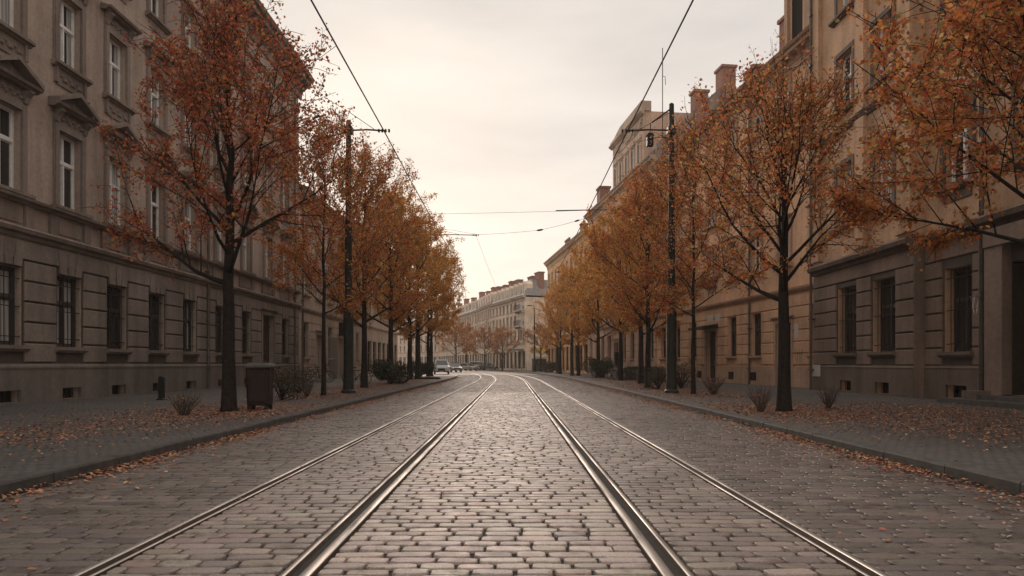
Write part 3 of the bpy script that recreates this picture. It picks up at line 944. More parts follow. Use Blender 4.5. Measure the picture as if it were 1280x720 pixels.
m=MB(); m.add([(0,-.6,H+.004),(L-4.6,-.6,H+.004),(L-4.6,5,H+2.6),(0,5,H+2.6),(0,10,H),(L-4.6,10,H),(0,-.6,H+.14),(L-4.6,-.6,H+.14)],[(6,7,2,3),(0,1,7,6),(3,2,5,4),(0,6,3,4),(1,5,2,7)])
rf=m.build('roof',M['roof'],b)
for (cx,cy,cw,top) in ((L-6.4,1.5,1.0,19.6),(L-12,2.4,1.1,19.3)):
    c=MB(); c.box(cx-cw/2,cx+cw/2,cy-.4,cy+.4,H+.4,top); c.box(cx-cw/2-.09,cx+cw/2+.09,cy-.49,cy+.49,top+.002,top+.18); c.build('chimney',M['brick'],rf)

b,L,us=townhouse('salmon house with ornate roof tower and bare firewall on the right',rp(75.5),rp(53.1),11,17.6,M['R3'],M['R3_trim'],'R3',3,9,fl0=6.2,pitch=3.9,wh=2.2,roof=None,gdoors=(4,),style='shallow',eave_out=.65)
H=17.6
# roof with tall firewall gable facing the camera
m=MB(); m.add([(0,-.5,H+.004),(L-.4,-.5,H+.004),(L-.4,6,H+5.6),(0,6,H+5.6),(0,11,H),(L-.4,11,H),(0,-.5,H+.16),(L-.4,-.5,H+.16)],[(6,7,2,3),(0,1,7,6),(3,2,5,4),(0,6,3,4),(1,5,2,7)])
rf=m.build('roof',M['slate'],b)
m=MB(); m.add([(L-.35,.0,H-.28),(L,.0,H-.28),(L,6,H+5.2),(L-.35,6,H+5.2),(L-.35,10.8,H-.28),(L,10.8,H-.28),(L-.35,0,H+.9),(L,0,H+.9),(L-.35,6,H+6.2),(L,6,H+6.2)],
                [(0,1,7,6),(6,7,9,8),(8,9,5,4),(1,5,9,7),(4,0,6,8)])
m.build('firewall',M['gable'],b)
for (cx,cy,cw,top) in ((L-.3,3.6,.9,22.6),(L-.35,5.8,1.3,24.6),(1.8,1.2,1.4,20.2)):
    c=MB(); c.box(cx-cw/2,cx+cw/2,cy-.55,cy+.55,H+.3,top); c.box(cx-cw/2-.1,cx+cw/2+.1,cy-.65,cy+.65,top+.002,top+.2); c.build('chimney',M['brick'],rf)
# tower over the street front
t0,t1=L-12.6,L-3.2
m=MB(); m.box(t0,t1,-.02,4.2,H-.28,22.2); m.build('roof_tower',M['R3'],b)
m=MB()
pl=[(t0-.15,22.203),(t1+.15,22.203),(t1+.15,23.0),(t0+3.2,23.0),(t0+1.0,22.55),(t0-.15,22.5)]
m.prism(pl,-.25,.6)
m.extr([(.0,21.9),(-.12,21.9),(-.4,22.12),(-.4,22.2),(.0,22.2)],t0-.2,t1+.2)
m.build('stepped_parapet',M['R3_trim'],b)
m=MB(); m.box(t0+.2,t1-.2,-.07,-.021,20.85,21.85)
rr=random.Random(9)
for i in range(46):
    x=t0+.3+(t1-t0-.6)*rr.random(); z=21.05+rr.random()*.6
    m.lathe_y(x,z,.14+.1*rr.random(),-.06,-.2)
m.build('stucco_garland',M['R3_trim'],b)
for u in np.linspace(t0+1.1,t1-1.1,5):
    m=MB(); pl=[(u-.38,18.2),(u+.38,18.2),(u+.38,19.6)]+[(u+.38*math.cos(a),19.6+.38*math.sin(a)) for a in np.linspace(.3,2.84,5)]+[(u-.38,19.6)]
    m.prism(pl,-.035,.0)
    m.build('tower_window',M['door'],b)
for u in np.linspace(t0+1.1,t1-1.1,5):
    m=MB(); m.box(u-.56,u-.40,-.09,.0,18.0,19.9); m.box(u+.40,u+.56,-.09,.0,18.0,19.9); m.box(u-.56,u+.56,-.09,.0,19.995,20.148)
    m.prism([(u-.7,20.15),(u+.7,20.15),(u+.5,20.45),(u,20.7),(u-.5,20.45)],-.16,.0)
    m.build('tower_window_surround',M['R3_trim'],b)
m=MB(); m.tube([(t1+.6,1.4,H+2),(t1+.6,1.4,27.2)],.035,5); m.tube([(t1+.6,1.4,24.9),(t1+1.2,1.4,24.6),(t1+1.3,1.4,23.9)],.025,5); m.build('roof_aerial',M['iron'],b)

b,L,us=townhouse('orange rendered corner house at the far end of the right row',rp(101.5),rp(75.6),11,16.2,M['R4'],M['R4_trim'],'R4',3,10,fl0=5.9,pitch=3.4,wh=2.0,ground='shops',eave_out=.6,roof=('pitched',2.4),chim=((4.0,2.4,1.6,18.9),(17,1.6,.9,18.6)))

# ---- far houses closing the street
def mansard(b,L,H,D,rise,inset,mat,ndorm,wm,chim=()):
    m=MB(); i=inset
    m.add([(.0,-.3,H+.004),(L,-.3,H+.004),(L,D,H+.004),(0,D,H+.004),(i,i,H+rise),(L-i,i,H+rise),(L-i,D-i,H+rise),(i,D-i,H+rise)],
          [(0,1,5,4),(1,2,6,5),(2,3,7,6),(3,0,4,7),(4,5,6,7)])
    rf=m.build('roof',mat,b)
    for q in range(ndorm):
        u=L*(q+.5)/ndorm
        d=MB(); d.prism([(u-.6,H+.3),(u+.6,H+.3),(u+.6,H+2.1),(u,H+2.6),(u-.6,H+2.1)],.0,1.6); dm=d.build('dormer',wm,rf)
        p=MB(); p.add([(u-.38,-.012,H+.55),(u+.38,-.012,H+.55),(u+.38,-.012,H+1.95),(u-.38,-.012,H+1.95)],[(0,1,2,3)]); p.build('pane',M['glass'],dm)
    for (cx,cy,cw,top) in chim:
        c=MB(); c.box(cx-cw/2,cx+cw/2,cy-.5,cy+.5,H+1,top); c.box(cx-cw/2-.1,cx+cw/2+.1,cy-.6,cy+.6,top+.002,top+.22); c.build('chimney',M['brick'],rf)
b,L,us=townhouse('off-white corner house with balconies where the street bends left',(-4.06,138),(2.36,118),13,13.2,M['F1'],M['F1_trim'],'F1',3,9,frame='dark',fl0=5.3,pitch=2.75,wh=1.9,wwidth=.95,ground='shops',roof=None,eave_out=.7)
mansard(b,L,13.2,13,3.0,1.6,M['slate'],8,M['F1'],((L-1.8,3.2,2.2,17.3),(L-5.5,3.2,2.4,17.0),(6,2.4,1.6,17.2),(10,2.4,2.0,17.0),(2,2.4,1.6,16.9)))
for k in range(2):   # balconies on the near bay
    z=7.95+2.75*k; u=L-2.1
    m=MB(); m.box(u-2.0,u+2.0,-1.0,-.0,z-.2,z); m.box(u-2.0,u-1.7,-.7,.0,z-.5,z-.203); m.box(u+1.7,u+2.0,-.7,.0,z-.5,z-.203); bb=m.build('balcony',M['F1_trim'],b)
    m=MB(); 
    for i in range(17): x=u-1.95+3.9*i/16; m.tube([(x,-.95,z),(x,-.95,z+.9)],.025,4)
    m.box(u-1.98,u+1.98,-.98,-.92,z+.9,z+.96); m.build('balustrade',M['iron'],bb)
m=MB(); m.box(L-4.2,L-.0,-.12,.0,5.03,12.2); m.build('corner_bay',M['F1'],b)
for k in range(3):
    for u in (L-3.3,L-2.1,L-.9):
        m=MB(); z=5.4+2.4*k; m.box(u-.4,u+.4,-.14,-.122,z,z+1.85); m.build('bay_window',M['glass'],b)
m=MB(); 
for (y0,z0) in ((5.5,8.2),(5.5,11)): m.box(L-.0,L+.05,y0,y0+1.1,z0-.3,z0+1.9)
m.build('side_window_surround',M['F1_trim'],b)
m=MB()
for (y0,z0) in ((5.65,8.2),(5.65,11)): m.box(L+.052,L+.06,y0,y0+.8,z0,z0+1.6)
m.build('side_window',M['glass'],b)
m=MB(); m.box(L-4.0,L-1.0,-1.6,-.0,3.62,3.9); m.box(L-4,L-1,-1.6,-1.55,3.3,3.617); m.build('shop_awning',M['canopy_green'],b)
m=MB(); m.box(L,L+.12,1.0,4.6,3.2,4.1); m.build('shop_fascia',M['awning_yellow'],b)
b,L,us=townhouse('warm grey house with mansard between the corner house and the bend',(-7.8,153.8),(-4.12,138.2),13,13.4,M['F2'],M['F1_trim'],'F2',3,7,frame='dark',fl0=5.3,pitch=2.75,wh=1.9,wwidth=.95,ground='shops',roof=None)
mansard(b,L,13.4,13,2.6,1.5,M['roof'],6,M['F2'],((3,2,1.8,17.2),(9,2,2.2,17.4),(14,2,1.8,17)))
b,L,us=townhouse('pale sand house farthest along the bend with brick chimneys',(-22,203),(-7.9,154),13,13.4,M['F3'],M['F1_trim'],'F3b',3,18,frame='dark',fl0=5.3,pitch=2.75,wh=1.9,wwidth=.95,ground='shops',roof=None)
mansard(b,L,13.4,13,2.8,1.5,M['slate'],14,M['F3'],tuple((5+8.5*i,2,2.0,17.2+.5*(i%2)) for i in range(6)))
townhouse('pale row of houses far behind the parked cars on the left',(-58,262),(-22.2,203.5),12,13.5,M['F2'],M['F1_trim'],'F2d',3,20,frame='dark',ground='shops',fl0=5.3,pitch=2.75,wh=1.9)
townhouse('plain house closing the side street behind the orange corner',(17.0,128),(34,116),12,15,M['F2'],M['F1_trim'],'F2c',3,8,ground='shops')

# ------------------------------------------------------------------ trees
def leaf_geo(P, size, r, flat=.5):
    """P (n,3) -> folded diamond leaves"""
    n=len(P)
    d=r.normal(0,1,(n,3)); d[:,2]-=.35; d/=np.linalg.norm(d,axis=1)[:,None]
    up=r.normal(0,1,(n,3)); up[:,2]+=flat*2; sd=np.cross(d,up); sd/=np.linalg.norm(sd,axis=1)[:,None]+1e-9
    nm=np.cross(sd,d)
    s=size*r.uniform(.65,1.3,n)[:,None]
    a=P; t=P+d*s; l=P+d*s*.48+sd*s*.40+nm*s*.12; q=P+d*s*.48-sd*s*.40+nm*s*.12
    V=np.stack([a,q,t,l],1).reshape(-1,3)
    i=np.arange(n)[:,None]*4
    F=np.concatenate([np.stack([i[:,0],i[:,0]+1,i[:,0]+2],1),np.stack([i[:,0],i[:,0]+2,i[:,0]+3],1)])
    return V,F
def pick(pal, n, r, jit=.18):
    w=np.array([p[0] for p in pal],float); w/=w.sum()
    c=np.array([p[1] for p in pal])[r.choice(len(pal),n,p=w)]
    c=c*.94+c.mean(1,keepdims=True)*.055
    return np.clip(c*(1+r.normal(0,jit,(n,1)))*(1+r.normal(0,.06,(n,3))),.005,.9)
PAL={
 'red':[(3,(.38,.082,.045)),(3,(.47,.125,.052)),(1.9,(.55,.20,.07)),(1.2,(.24,.08,.045)),(.6,(.56,.33,.11)),(1.,(.20,.145,.055))],
 'rust':[(2.4,(.48,.115,.045)),(3,(.60,.20,.055)),(1.9,(.65,.29,.075)),(.9,(.28,.11,.05)),(1,(.62,.40,.12)),(1.1,(.25,.20,.065))],
 'amber':[(1.0,(.50,.17,.04)),(3,(.74,.30,.06)),(3,(.76,.39,.085)),(1.4,(.52,.34,.09)),(1.1,(.28,.23,.06))],
 'dull':[(3,(.46,.20,.085)),(2,(.54,.27,.10)),(1,(.30,.15,.08)),(1,(.56,.32,.13))],
}
def make_tree(name, seed, H, h0, Rx, nleaf, ls, pal, r0, lean=(0,0), nlimb=11, sub=7, twigs=5, skew=(0,0), up=.35, shoots=()):
    r=np.random.default_rng(seed); rnd=random.Random(seed)
    bk=MB(); tips=[]
    cz=(h0*.92+H*1.0)/2; rz=(H-h0*.92)/2
    def clip(p,d):
        # distance along d from p to the crown envelope
        c=Vector((skew[0],skew[1],cz)); q=p-c
        qx=Vector((q.x/Rx,q.y/Rx,q.z/rz)); dx=Vector((d.x/Rx,d.y/Rx,d.z/rz))
        A=dx.dot(dx);B=2*qx.dot(dx);C=qx.dot(qx)-1
        disc=B*B-4*A*C
        return (-B+math.sqrt(disc))/(2*A) if disc>0 else .5
    def rdir(d,ang):
        o=d.orthogonal().normalized(); o.rotate(Matrix.Rotation(rnd.uniform(0,2*math.pi),3,d))
        return (d*math.cos(ang)+o*math.sin(ang)).normalized()
    def curve(p,d,L,n,wob,lift):
        pts=[p.copy()]; dd=d.copy()
        for i in range(n):
            dd=(dd+Vector((rnd.gauss(0,wob),rnd.gauss(0,wob),rnd.gauss(0,wob)+lift/n))).normalized()
            pts.append(pts[-1]+dd*L/n)
        return pts
    # trunk
    tp=[]; nT=12; top=H*.93
    for i in range(nT+1):
        u=i/nT; z=top*u
        tp.append(Vector((lean[0]*z+rnd.gauss(0,.012)*z*.4, lean[1]*z+rnd.gauss(0,.012)*z*.4, z)))
    rad=lambda z: r0*(1.0-.28*min(1,z/h0)) if z<h0 else max(.012,r0*.72*max(0.0,1-(z-h0)/(top-h0))**.9)
    bk.tube([(0,0,-.05),(tp[0].x,tp[0].y,.10)]+[tuple(p) for p in tp[1:]],[r0*1.45,r0*1.12]+[rad(p.z) for p in tp[1:]],10)
    def trunk_at(z):
        f=min(max(z/top*nT,0),nT-1e-3); i=int(f); return tp[i].lerp(tp[i+1],f-i)
    az=rnd.uniform(0,6.28)
    for k in range(nlimb):
        u=k/(nlimb-1)
        z=h0+(H*.74-h0)*u**1.1
        az+=2.399+rnd.uniform(-.35,.35)
        el=R(24+44*u+rnd.uniform(-9,9))
        d=Vector((math.cos(az)*math.cos(el),math.sin(az)*math.cos(el),math.sin(el)))
        p=trunk_at(z); L=clip(p,d)*rnd.uniform(.82,1.08)*(1.06-.36*u)
        pts=curve(p,d,L,7,.07,up)
        rb=rad(z)*rnd.uniform(.42,.58)
        bk.tube(pts,[max(.007,rb*(1-i/7.4)) for i in range(8)],6)
        for j in range(sub):
            f=.22+.76*(j+rnd.random()*.6)/sub
            i=min(int(f*7),6); q=pts[i].lerp(pts[i+1],f*7-i)
            d2=rdir((pts[i+1]-pts[i]).normalized(),R(rnd.uniform(32,62))); d2=(d2+Vector((0,0,.22))).normalized()
            L2=min(clip(q,d2)*rnd.uniform(.8,1.1),L*.55+.3); L2=max(L2,.35)
            p2=curve(q,d2,L2,4,.11,.15)
            bk.tube(p2,[max(.006,rb*.42*(1-f*.5)*(1-v/4.6)) for v in range(5)],4,cap=False)
            for t in range(twigs):
                g=.2+.8*(t+rnd.random()*.7)/twigs
                a=min(int(g*4),3); q2=p2[a].lerp(p2[a+1],min(1,g*4-a))
                d3=rdir((p2[a+1]-p2[a]).normalized(),R(rnd.uniform(25,65)))
                p3=curve(q2,d3,rnd.uniform(.28,.75),3,.16,-.05)
                bk.tube(p3,[.008,.007,.0055,.0035],3,cap=False)
                tips.append(p3)
            tips.append(p2[2:])
    # wispy shoots at the top
    for k in range(6):
        p=trunk_at(top*rnd.uniform(.78,1)); d=Vector((rnd.gauss(0,.3),rnd.gauss(0,.3),1)).normalized()
        p3=curve(p,d,rnd.uniform(.9,1.9),5,.09,0.1); bk.tube(p3,[.012,.010,.008,.006,.004,.003],4,cap=False); tips.append(p3[1:])
    for (dx,dy,za,dz) in shoots:
        for q in range(2):
            p3=curve(Vector((dx+rnd.gauss(0,.15),dy+rnd.gauss(0,.15),za)),Vector((-.12+rnd.gauss(0,.1),0,1)).normalized(),dz*rnd.uniform(.8,1.05),7,.07,.1)
            bk.tube([trunk_at(za-1.3)]+p3,[.02,.014,.012,.010,.008,.007,.005,.004,.003],4,cap=False)
            tips.append(p3[1:]); 
            for i in range(2,7): 
                e=curve(p3[i],rdir((p3[i]-p3[i-1]).normalized(),.7),rnd.uniform(.2,.4),2,.1,0); bk.tube(e,[.005,.004,.003],3,cap=False); tips.append(e)
    tm=bk.mesh('trunk',M['bark'],True)
    # leaves strung along the twigs
    per=r.gamma(2.2,1/2.2,len(tips))*np.clip([1.45-.85*(t[0].z-h0)/(H-h0) for t in tips],.35,1.6); per=per/per.sum()*nleaf
    P=[]
    for tw,c in zip(tips,per):
        for _ in range(int(c+r.random())):
            f=r.random()*(len(tw)-1); i=int(f); q=tw[i].lerp(tw[min(i+1,len(tw)-1)],f-i)
            P.append((q.x,q.y,q.z))
    P=np.array(P)+r.normal(0,.075,(len(P),3))
    V,Fc=leaf_geo(P,ls,r)
    C=np.repeat(pick(PAL[pal],len(P),r),4,0)
    cm=mesh_np('crown',V,Fc,M['leaf'],C)
    return tm,cm
def plant_tree(meshes, label, x, y, rz=0, s=1.0, sz=None, group='street trees along the pavements', z=PAVE, name='street_tree'):
    t=thing(name,label,'tree',(x,y,z),rz,group)
    t.scale=(s,s,sz or s)
    link('trunk',meshes[0],t); link('crown',meshes[1],t)
    return t
T_left=make_tree('a',11,9.8,3.0,3.25,16500,.078,'red',.165,nlimb=17,sub=9)
T_right=make_tree('b',23,8.0,2.6,3.0,12500,.074,'rust',.16,nlimb=15,sub=9,shoots=((-1.1,0,5.9,2.7),(-.8,.2,6.2,2.4),(-1.35,-.1,5.8,2.1),(.3,.2,6.6,1.7)))
T_edge=make_tree('c',37,8.9,2.9,4.3,46000,.078,'rust',.15,nlimb=22,sub=10,twigs=7,up=.1)
T_am1=make_tree('d',41,11.6,2.9,3.7,36000,.09,'amber',.18,nlimb=18,sub=9)
T_am2=make_tree('e',53,11.6,2.8,3.7,36000,.09,'amber',.18,nlimb=18,sub=9)
T_ru=make_tree('f',67,11.8,2.8,3.4,30000,.086,'rust',.17,nlimb=18,sub=9)
T_thin=make_tree('g',71,10.2,2.9,2.7,12000,.08,'rust',.085,nlimb=14,sub=8,twigs=5)
T_far=make_tree('h',83,7.6,2.3,2.9,4500,.17,'dull',.16,nlimb=11,sub=6,twigs=4)

plant_tree(T_left,'tall red-brown tree beside the litter bin on the left pavement',-6.66,16.0,R(20))
plant_tree(T_right,'reddish tree with thin leafy top shoots between two bare shrubs on the right pavement',6.4,16.0,R(70),1.0)
plant_tree(T_edge,'orange tree rooted out of frame whose branches reach in at upper right',9.3,11.2,R(140))
plant_tree(T_thin,'thin young tree with pencil trunk between the bin and the tall left pole',-6.65,24.0,R(0))
plant_tree(T_thin,'thin young tree just right of the tall right pole',6.75,25.3,R(200))
left_row=[(T_ru,-6.95,32,60,1.0,'rust tree with forked trunk just behind the tall left pole'),
 (T_am1,-7.3,41.0,10,1.05,'amber tree in front of the big evergreen bush on the left'),
 (T_am2,-7.3,48.5,110,1.08,'amber tree at the right side of the big evergreen bush'),
 (T_am1,-7.7,56.0,200,1.08,'amber tree second from the far end of the left row'),
 (T_am2,-7.7,62.5,300,1.05,'amber tree at the far end of the left row nearest the parked cars')]
for mset,x,y,a,s,lb in left_row: plant_tree(mset,lb,x,y,R(a),s)
right_row=[(T_ru,6.4,32.0,150,.9,'rust tree just left of the tall right pole'),
 (T_am1,7.3,38.5,260,.95,'amber tree near the low hedge in front of the peach house'),
 (T_am2,7.3,45.7,40,1.0,'amber tree beside the parked bicycles on the right pavement'),
 (T_am1,7.1,56.0,150,1.0,'amber tree with dark bush at its foot on the right'),
 (T_am2,6.4,65.5,250,.95,'amber tree second from the far end of the right row'),
 (T_am1,5.4,76.0,20,.9,'amber tree at the far end of the right row by the orange house')]
for mset,x,y,a,s,lb in right_row: plant_tree(mset,lb,x,y,R(a),s)
far=[(px(676,100),100,10,.95,'small dull red tree right of the far lamp post'),(px(628,116),116,80,1.0,'small dull red tree before the balconies of the corner house'),
     (px(606,128),128,160,1.08,'small dull red tree before the warm grey far house'),(px(583,140),140,220,1.25,'small dull red tree above the far parked cars'),
     (px(570,118),118,300,1.15,'small dull red tree behind the white van on the left')]
for x,y,a,s,lb in far: plant_tree(T_far,lb,x,y,R(a),s,group='small rust trees at the bend',z=.1 if y!=118 else 0)

# ------------------------------------------------------------------ shrubs
def bare_shrub(seed,w,h,leaves,pal='dull'):
    r=random.Random(seed); rn=np.random.default_rng(seed); m=MB(); tips=[]
    for k in range(46):
        a=r.uniform(0,6.28); sp=w*.5*math.sqrt(r.random()); hh=h*r.uniform(.65,1.05)
        p=[Vector((math.cos(a)*.08*r.random(),math.sin(a)*.08*r.random(),0))]
        for i in range(1,5):
            u=i/4; p.append(Vector((math.cos(a)*sp*u**.8+r.gauss(0,.012),math.sin(a)*sp*u**.8+r.gauss(0,.012),hh*u)))
        m.tube(p,[.008,.006,.005,.004,.002],4,cap=False); tips.append(p)
        for q in range(2):
            i=r.randint(1,3); e=p[i]+Vector((r.gauss(0,.08),r.gauss(0,.08),.12+.1*r.random())); m.tube([p[i],e],[.004,.002],3,cap=False); tips.append([p[i],e])
    sm=m.mesh('stem',M['twig'])
    P=[]
    for _ in range(leaves):
        t=r.choice(tips); i=r.randint(0,len(t)-2); q=t[i].lerp(t[i+1],r.random()); P.append((q.x+r.gauss(0,.02),q.y+r.gauss(0,.02),q.z*.9+.02))
    V,Fc=leaf_geo(np.array(P),.05,rn); cm=mesh_np('leaves',V,Fc,M['leaf'],np.repeat(pick(PAL[pal],len(P),rn),4,0))
    return sm,cm
def put_shrub(ms,label,x,y,rz=0,s=1,z=PAVE,cat='shrub',group='bare twiggy shrubs under the trees',name='twig_shrub'):
    t=thing(name,label,cat,(x,y,z),rz,group); t.scale=(s,s,s)
    link('stem',ms[0],t); link('leaves',ms[1],t)
SH1=bare_shrub(1,.78,.5,90); SH2=bare_shrub(2,.7,.62,60,'red')
put_shrub(SH1,'low bare twiggy shrub left of the tall red-brown tree',-7.1,14.7)
put_shrub(SH2,'bare twiggy shrub left of the reddish tree on the right pavement',5.75,15.7,1)
put_shrub(SH2,'bare twiggy shrub right of the reddish tree near the pale plaque',7.9,17.0,2.2,.9)
put_shrub(SH1,'twiggy shrub right of the thin young tree on the right',7.35,24.8,.5,1.35)
put_shrub(SH2,'small twiggy shrub left of the thin young tree on the left',-7.0,23.2,1.7,.9)
def bush(seed,w,h,n,cols,ls=.07):
    rn=np.random.default_rng(seed); r=random.Random(seed); m=MB()
    cl_=[(rn.normal(0,.28,3)*np.array([w,w,h*.5])+np.array([0,0,h*.52]),rn.uniform(.22,.36)) for _ in range(12)]
    for c,s in cl_: m.tube([(0,0,0),(c[0]*.5,c[1]*.5,c[2]*.55),tuple(c)],[.03,.02,.008],5,cap=False)
    P=[]
    for _ in range(n):
        c,s=cl_[r.randrange(12)]; d=rn.normal(0,1,3); d/=np.linalg.norm(d); q=c+d*np.array([w,w,h])*s*rn.uniform(.75,1.08)
        q[2]=abs(q[2]); 
        if q[2]<h*1.05: P.append(q)
    V,Fc=leaf_geo(np.array(P),ls,rn)
    return m.mesh('stem',M['bark']), mesh_np('leaves',V,Fc,M['evergreen'],np.repeat(pick(cols,len(P),rn),4,0))
GR=[(3,(.035,.045,.022)),(2,(.05,.06,.028)),(1,(.07,.07,.035)),(.6,(.09,.06,.035))]
BR=[(3,(.07,.05,.032)),(2,(.05,.05,.028)),(1,(.14,.07,.04))]
B1=bush(5,1.7,1.6,9000,GR,.08); B2=bush(6,1.1,1.1,1500,BR,.055)
gp='dark bushes on the pavements'
def put_bush(ms,label,x,y,rz=0,s=1,sz=None):
    t=thing('bush',label,'bush',(x,y,PAVE),rz,gp); t.scale=(s,s,sz or s); link('stem',ms[0],t); link('leaves',ms[1],t)
put_bush(B1,'big dark evergreen bush between two amber trees on the left',px(488,38.5),38.5)
put_bush(B1,'dark evergreen bush at the far end of the left row',px(526,59),59,2,1.0)
put_bush(B2,'loose brown bush right behind the litter bin',px(352,21),21,0,1.0)
put_bush(B2,'loose brown bush between the bin and the pale double door',px(374,26),26,1.5,.95)
put_bush(B2,'loose dark bush just left of the tall right pole',px(823,30),30,2.5,1.0)
put_bush(B2,'loose dark bush right behind the tall right pole',px(851,31),31,.4,1.15)
put_bush(B1,'dark bush at the foot of an amber tree on the right',px(752,55),55,1,1.05,1.2)
put_bush(B1,'dark bush beside the orange house at the far right',px(690,92),92,2.1,1.1)
# low clipped hedge in front of the peach house
rn=np.random.default_rng(77); n=6000
P=np.stack([rn.uniform(-.45,.45,n),rn.uniform(-3,3,n),rn.uniform(.05,.85,n)],1)
ax=rn.integers(0,3,n); sg=np.where(rn.random(n)<.5,-1,1)
P[ax==0,0]=.45*sg[ax==0]+rn.normal(0,.03,(ax==0).sum()); P[ax==1,1]=3*sg[ax==1]+rn.normal(0,.03,(ax==1).sum()); P[ax==2,2]=.85+rn.normal(0,.04,(ax==2).sum())
V,Fc=leaf_geo(P,.08,rn)
h=thing('hedge','low dark clipped hedge behind the bicycles on the right pavement','hedge',(px(797,47),45,PAVE),.12)
link('leaves',mesh_np('leaves',V,Fc,M['evergreen'],np.repeat(pick(GR,n,rn),4,0)),h)
m=MB()
for k in range(20): m.tube([(rng.uniform(-.2,.2),-2.8+.29*k,0),(rng.uniform(-.35,.35),-2.8+.29*k,.8)],[.02,.008],4,cap=False)
m.build('stem',M['bark'],h)

# ------------------------------------------------------------------ poles and wires
HW=10.1; WLX=-4.86; WRX=4.38
def mast(label,x,y,top,wx=None,armz=None,lamp=False,base=.19):
    t=thing('tram_mast',label,'pole',(x,y,PAVE),0,'overhead line masts')
    m=MB(); m.lathe([(base*1.5,0),(base*1.45,.10),(base*1.12,.16),(base*1.05,.55),(base,.6),(base*.98,3.1),(base*.88,3.16)],12); m.build('base_sleeve',M['pole'],t,smooth=False)
    m=MB(); m.lathe([(base*.78,3.1),(base*.7,6.6),(base*.62,6.65),(base*.5,top-.05),(base*.2,top)],10); m.build('pole',M['pole'],t,smooth=False)
    if wx is not None:
        z=armz-PAVE; dx=wx-x; s=1 if dx>0 else -1
        m=MB(); m.tube([(0,0,z+.03),(dx*.5,0,z+.06),(dx,0,z+.02)],.032,6); m.tube([(0,0,z+.75),(dx*.7,0,z+.08)],.012,5); m.box(-.16,.16,-.16,.16,z-.1,z+.15); m.build('bracket_arm',M['pole'],t)
        m=MB(); 
        for k in range(4): m.tube([(dx+s*(-.26+.13*k),0,z+.02),(dx+s*(-.2+.13*k),0,z+.02)],.07,8)
        m.tube([(dx,0,z+.02),(dx,0,z-.06)],.03,6); m.build('insulator',M['insul'],t)
    return t
mA=mast('dark tall tram mast left of the rust forked tree on the left pavement',-6.25,26,10.45,WLX,HW+.05)
m=MB(); m.box(-.34,-.17,-.13,.13,2.2,2.7); m.build('switch_box',M['iron'],mA)
mB=mast('dark tall tram mast with a lamp box on the right pavement',6.1,26,11.1,WRX,HW+.05)
m=MB(); m.tube([(0,0,10.9),(-.75,0,10.35)],.03,6); m.build('lamp_arm',M['pole'],mB)
m=MB(); m.box(-.95,-.71,-.12,.12,9.45,9.82); m.prism([(-.98,9.823),(-.68,9.823),(-.76,9.93),(-.9,9.93)],-.14,.14); m.tube([(-.8,0,10.3),(-.82,0,10.0)],.02,5); m.build('lamp_box',M['iron'],mB)
mast('tram mast hidden in the amber trees of the left row with long arm',-7.0,50.5,11.4,-2.65,10.8)
mast('slim tram mast near the far end of the left row',-7.5,63.2,10.6,WLX,HW+.05,base=.16)
mast('slim tram mast among amber trees in front of the orange house',px(715,66),66,10.4,WRX,HW+.05,base=.17)
mast('slim tram mast at the far end of the right row of trees',px(697,80),80,10.4,None,None,base=.16)
t=thing('lamp_post','tall slim street lamp post standing alone before the far corner house','lamp post',(px(668,95),95,PAVE))
m=MB(); m.lathe([(.24,0),(.22,.9),(.13,1.0),(.10,5),(.06,9.1)],10); m.build('post',M['pole'],t)
m=MB(); m.tube([(0,0,9.0),(-.1,0,9.25),(-.6,0,9.3)],.04,6); m.box(-1.0,-.5,-.12,.12,9.22,9.34); m.build('lamp_head',M['iron'],t)

def wire(label,pts,r=.012,sag=0,n=14,name='overhead_wire',grp='overhead wires',ins=()):
    m=MB(); P=[]
    for a,b in zip(pts[:-1],pts[1:]):
        a=Vector(a);b=Vector(b)
        for i in range(n): 
            u=i/n; q=a.lerp(b,u); q.z-=sag*4*u*(1-u); P.append(q)
    P.append(Vector(pts[-1])); m.tube(P,r,5)
    for (f,L,rr) in ins:
        i=int(f*(len(P)-1)); a=P[i]; d=(P[min(i+1,len(P)-1)]-P[max(0,i-1)]).normalized()
        m.tube([a-d*L/2,a-d*L*.2,a+d*L*.2,a+d*L/2],[rr*.4,rr,rr,rr*.4],6)
    tag(m.build(name,M['iron']),label,'wire',grp)
wire('thick overhead wire running down the left side of the street',[(WLX,-14,HW),(WLX,26,HW),(WLX,52,HW),(WLX,63,HW),(WLX-1.2,90,HW)],.024,.06)
wire('thick overhead wire running down the right side of the street',[(WRX,-14,HW),(WRX,26,HW),(WRX,66,HW)],.024,.06)
wire('thin straight span wire crossing the street highest',[(LX,46,11.3),(5.1,45,11.42)],.010,.06,20)
wire('thicker end rod of the highest span wire above the right trees',[(2.9,45.1,11.42),(5.1,45,11.44),(11.9,45,11.5)],.035,0)
wire('lower sagging span wire between the long arm and the right wire',[(-2.65,50.5,10.86),(2.05,50,11.1),(5.6,49,11.85)],.011,.05,12,ins=((.5,.5,.07),(.9,.4,.06)))
wire('thin stay wire from the left trees to the long arm tip',[(-6.9,50.5,11.35),(-4.4,50.5,11.2),(-2.65,50.5,10.9)],.010,.02)
wire('thin contact wire descending from the long arm tip toward the bend',[(-2.65,50.5,10.75),(-1.6,78,9.6),(-6,112,9.4)],.011,.12)

